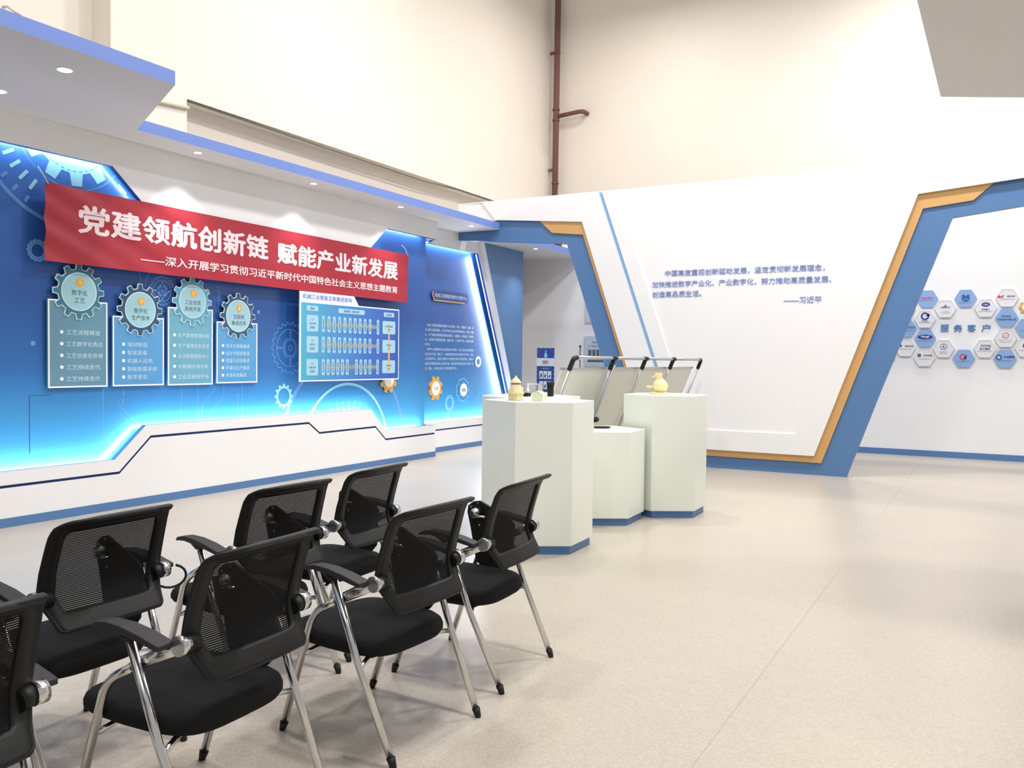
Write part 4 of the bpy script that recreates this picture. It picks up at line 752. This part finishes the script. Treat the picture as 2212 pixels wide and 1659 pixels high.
# ------------------------------------------------------------------ folding whiteboard rack behind the pedestals
RX = -3.45; lean = .40; ALU2 = mat('matte_aluminium', (.52, .53, .54, 1), .42, .85, bump=.1, bscale=150)
e = empty('whiteboard_rack', (RX - .45, 9.5, 0), 'long leaning aluminium rack of grey backed boards behind the pedestals', 'whiteboard rack')
Ys = [7.455, 8.46, 9.41, 10.404, 11.59]; ZT = 1.52
px = lambda z: RX - lean * (ZT - z)
def rail(path, r=.017): return tube(path, r, 4, flat=1.0)
for i, y in enumerate(Ys):
    o = link('post', tube([(px(ZT - .07), y, ZT - .07), (px(.10), y, .10)], .017, 12), ALU2, e)
    if i == 1: link('post', tube([(px(ZT - .07) + .01, y + .05, ZT - .07), (px(.10) + .01, y + .05, .10)], .017, 12), ALU2, e)
    jp = [(px(ZT - .12), y, ZT - .12), (px(ZT - .01), y, ZT - .01)] + ([(RX, y + .07, ZT)] if i == 0 else [(RX, y - .07, ZT)] if i == 4 else [])
    link('corner_joint', tube(rounded(jp, .05), .024, 12), RUB, e)
    if 0 < i < 4: link('corner_joint', tube([(RX, y - .05, ZT), (RX, y + .06, ZT)], .024, 12), RUB, e)
    link('foot_cap', cyl((px(.10), y, .10), (px(.0), y, 0), .022, 12), RUB, e)
for a, b in zip(Ys, Ys[1:]): link('top_rail', tube([(RX, a + .05, ZT), (RX, b - .05, ZT)], .018, 12), ALU2, e)
link('bottom_rail', tube([(px(.2), Ys[0], .2), (px(.2), Ys[-1], .2)], .016, 12), ALU2, e)
link('clamp', cyl((px(.86) + .03, 8.46, .86), (px(.86) + .03, 8.56, .86), .03, 10), RUB, e)
BB = mat('grey_board_back', hexc(224, 224, 214), .6, bump=.05)
for k, (a, b) in enumerate(zip([7.40, 8.47, 9.42, 10.41], [8.45, 9.40, 10.39, 11.50])):
    zt, zb = 1.40, .35; X0 = px(zt) - .05; X1 = px(zb) - .05
    bm = bmesh.new()
    v = [bm.verts.new(p) for p in ((X0, a, zt), (X0, b, zt), (X1, b, zb), (X1, a, zb), (X0 - .018, a, zt - .005), (X0 - .018, b, zt - .005), (X1 - .018, b, zb - .005), (X1 - .018, a, zb - .005))]
    for f in ((0, 1, 2, 3), (7, 6, 5, 4), (0, 4, 5, 1), (1, 5, 6, 2), (2, 6, 7, 3), (3, 7, 4, 0)): bm.faces.new([v[i] for i in f])
    bmesh.ops.recalc_face_normals(bm, faces=bm.faces[:]); link('board', bm, BB, e)
    link('board_edge', box(X0 - .02, X0 + .012, a, b, zt, zt + .022), ALU2, e)
# ------------------------------------------------------------------ chairs
def chair():
    root = empty('training_chair', (0, 0, 0), 'x', 'chair', 'black mesh training chairs with chrome legs')
    # seat
    rings = []; prof = [(.60, .352), (.86, .358), (.96, .368), (1.0, .385), (1.0, .402), (.975, .420), (.92, .432), (.75, .441), (.45, .445), (.0, .445)]
    bm = bmesh.new(); N = 48
    for s, zz in prof:
        if s == 0: rings.append([bm.verts.new((-.262, 0, .445))]); continue
        ring_ = []
        for k in range(N):
            t = 2 * pi * k / N; c, q = math.cos(t), math.sin(t); p = 2 / 4.2
            x = math.copysign(abs(c) ** p, c) * .265 * s; y = math.copysign(abs(q) ** p, q) * (.256 - .012 * (x > 0) * x / .265) * s
            ring_.append(bm.verts.new((-.262 + x, y, zz - .008 + .010 * (-x / .265) * (1 if x < 0 else .3) - .020 * max(0, -x / .265) ** 4 + .008 * abs(y / .25) ** 3)))
        rings.append(ring_)
    bm.faces.new(rings[0][::-1])
    for A_, B_ in zip(rings, rings[1:]):
        for k in range(N):
            if len(B_) == 1: bm.faces.new((A_[k], A_[(k + 1) % N], B_[0]))
            else: bm.faces.new((A_[k], A_[(k + 1) % N], B_[(k + 1) % N], B_[k]))
    bmesh.ops.recalc_face_normals(bm, faces=bm.faces[:]); link('seat', bm, FAB, root, smooth=True)
    link('seat_pan', bevel(box(-.42, -.09, -.17, .17, .335, .352), .006, 1), BLACKP, root)
    # backrest: rows of z with outer and inner half widths
    def lin(t, T):
        for (a, va), (b, vb) in zip(T, T[1:]):
            if t <= b: return va + (vb - va) * max(0, (t - a)) / (b - a)
        return T[-1][1]
    XO = [(.545, .062), (.57, .046), (.60, .024), (.635, .004), (.67, -.008), (.74, .006), (.82, .030), (.88, .050), (.905, .066), (.92, .090), (.93, .118)]
    WO = [(.545, .192), (.549, .202), (.556, .209), (.575, .214), (.60, .222), (.635, .236), (.66, .243), (.75, .243), (.85, .238), (.885, .235), (.905, .228), (.92, .215), (.93, .200)]
    WI = [(.602, .168), (.61, .174), (.63, .180), (.66, .188), (.75, .192), (.85, .190), (.875, .186), (.892, .172)]
    rows = [.545, .549, .556, .565, .575, .59, .6019, .61, .63, .645, .66, .69, .72, .75, .78, .81, .84, .86, .875, .892, .905, .915, .923, .93]
    NC = 12
    def P(y, z): return (lin(z, XO) + .014 * (1 - min(1, (y / .243)) ** 2) - .005, y, z)
    bm = bmesh.new(); pm = bmesh.new(); g = []; gp_ = []
    for z_ in rows:
        wo = lin(z_, WO); wi = min(lin(max(.602, min(.892, z_)), WI), wo - .02)
        ys = [-wo, -(wo + wi) / 2] + [-wi + 2 * wi * k / NC for k in range(NC + 1)] + [(wo + wi) / 2, wo]
        g.append([bm.verts.new(P(y, z_)) for y in ys]); gp_.append([pm.verts.new(P(y, z_)) for y in ys])
    for i in range(len(rows) - 1):
        for k in range(NC + 4):
            inn = 2 <= k < NC + 2 and .60 < rows[i] and rows[i + 1] < .893
            if inn: pm.faces.new((gp_[i][k], gp_[i][k + 1], gp_[i + 1][k + 1], gp_[i + 1][k]))
            else: bm.faces.new((g[i][k], g[i][k + 1], g[i + 1][k + 1], g[i + 1][k]))
    for B_ in (bm, pm):
        bmesh.ops.delete(B_, geom=[v for v in B_.verts if not v.link_faces], context='VERTS')
    outl = [P(lin(z_, WO), z_) for z_ in rows]; outl2 = [P(-lin(z_, WO), z_) for z_ in rows]
    back = link('backrest', bm, BLACKP, root, smooth=True)
    s = back.modifiers.new('depth', 'SOLIDIFY'); s.thickness = .014; s.offset = 0
    loop = outl + [P(y, .931) for y in (.12, .05, -.05, -.12)] + outl2[::-1] + [P(y, .544) for y in (-.10, 0, .10)] + [outl[0], outl[1]]
    link('rim_tube', tube(loop, .0075, 8), BLACKP, root)
    link('top_lip', tube([P(-.205, .925), P(-.10, .931), P(0, .932), P(.10, .931), P(.205, .925)], [.008, .010, .010, .011, .012], 10), ARMP, root)
    link('mesh_panel', pm, MESHM, root, smooth=True)
    # hub bar
    for sg in (-1, 1):
        h = link('pivot_sleeve', cyl((.004, sg * .205, .655), (0, sg * .243, .66), .027, 20), BLACKP, root)
        link('pivot_ring', cyl((0, sg * .243, .66), (0, sg * .275, .66), .030, 24), CHROME, root); link('pivot_cap', cyl((0, sg * .275, .66), (0, sg * .2765, .66), .026, 24), RUB if sg > 0 else ALU, root)
        link('pivot_arm', tube([(-.005, sg * .262, .657), (-.10, sg * .266, .612), (-.20, sg * .270, .562)], [.022, .021, .017], 12, flat=.62, up=(0, 0, 1)), CHROME, root)
        fl1 = rounded([(-.470, sg * .267, .03), (-.308, sg * .270, .505), (-.19, sg * .270, .567)], .07, 7)
        lg = link('leg', tube(fl1, .0145, 12), CHROME, root); link('leg_tip', cyl((-.468, sg * .267, .036), (-.480, sg * .267, 0), .0175, 12, r2=.012), RUB, lg)
        lg = link('leg', tube([(-.175, sg * .292, .655), (-.06, sg * .287, .36), (.093, sg * .272, .03)], .0145, 12), CHROME, root)
        link('leg_tip', cyl((.091, sg * .2722, .036), (.105, sg * .272, 0), .0175, 12, r2=.012), RUB, lg)
        # armrest
        bm = bmesh.new(); st = [(-.315, .690, .018, .010), (-.30, .700, .022, .016), (-.25, .709, .026, .020), (-.18, .706, .029, .024), (-.10, .692, .031, .022), (-.035, .675, .031, .018), (-.02, .671, .030, .017)]; rr = []
        for x, zt_, wd, th in st:
            y0 = sg * .297; rr.append([bm.verts.new(p) for p in ((x, y0 - wd, zt_), (x, y0 + wd, zt_), (x, y0 + wd, zt_ - th), (x, y0 - wd, zt_ - th))])
        bm.faces.new(rr[0]); bm.faces.new(rr[-1][::-1])
        for A_, B_ in zip(rr, rr[1:]):
            for k in range(4): bm.faces.new((A_[k], B_[k], B_[(k + 1) % 4], A_[(k + 1) % 4]))
        bmesh.ops.recalc_face_normals(bm, faces=bm.faces[:]); bevel(bm, .003, 2, 40); link('armrest', bm, ARMP, root)
        link('arm_bracket', tube([(-.24, sg * .295, .687), (-.19, sg * .293, .668), (-.13, sg * .293, .676)], [.008, .017, .008], 8), BLACKP, root)
    for sg in (-1, 1):
        link('seat_strut', tube([(-.055, sg * .280, .335), (-.11, sg * .16, .347)], .010, 8), CHROME, root)
        link('seat_strut', tube([(-.37, sg * .268, .325), (-.36, sg * .16, .345)], .010, 8), CHROME, root)
    # folded writing tablet inside the right arm
    tp = [(-.36, .735), (-.33, .758), (-.29, .765), (-.12, .69), (-.09, .66), (-.10, .46), (-.13, .425), (-.28, .425), (-.31, .45), (-.345, .62), (-.365, .70)]
    tb = link('writing_tablet', bevel(prism(tp, .228, .242, 'Y'), .003, 1), BLACKP, root)
    link('tablet_hinge', cyl((-.30, .228, .705), (-.315, .185, .700), .034, 20, r2=.018), CHROME, tb); link('hinge_pin', tube([(-.30, .195, .69), (-.24, .195, .688)], .007, 8), CHROME, tb)
    for x, z_ in ((-.34, .73), (-.30, .752), (-.29, .64)): link('bolt', cyl((x, .224, z_), (x, .229, z_), .006, 10), CHROME, tb)
    return root
proto = chair()
def copy_chair(x, y, deg, lab, first=[True]):
    if first[0]: r = proto; first[0] = False
    else:
        r = proto.copy(); COL.objects.link(r)
        for c in list(proto.children):
            d = c.copy(); COL.objects.link(d); d.parent = r
            for g_ in c.children: q = g_.copy(); COL.objects.link(q); q.parent = d
    r.location = (x, y, 0); r.rotation_euler = (0, 0, R(deg)); r['label'] = lab
    return r
copy_chair(-1.957, 2.800, -3.5, 'black mesh chair in the middle of the near row')
copy_chair(-1.990, 3.600, 2.5, 'black mesh chair at the far right of the near row, in front of the pedestal')
copy_chair(-2.035, 1.968, 1.8, 'large black mesh chair second from the left in the near row')
copy_chair(-2.04, 1.03, 1.0, 'black mesh chair cut by the lower left corner of the picture')
c1 = copy_chair(-2.811, 2.023, .4, 'black mesh chair left in the far row, in front of the white plinth')
copy_chair(-2.789, 2.895, -4.0, 'black mesh chair in the middle of the far row')
copy_chair(-2.839, 3.576, 2.0, 'black mesh chair at the far end of the far row')
copy_chair(-2.83, 1.355, 0, 'chair at the left edge of the far row of which only an armrest shows')

hoop = [(.012 + .03 * math.cos(R(a)), .285 + .05 * math.cos(R(a)), .63 + .045 * math.sin(R(a))) for a in range(-150, 80, 20)]
ho = link('cable_loop', tube(hoop, .005, 8), RUB); ho.parent = c1; ho.location = WL[ho]
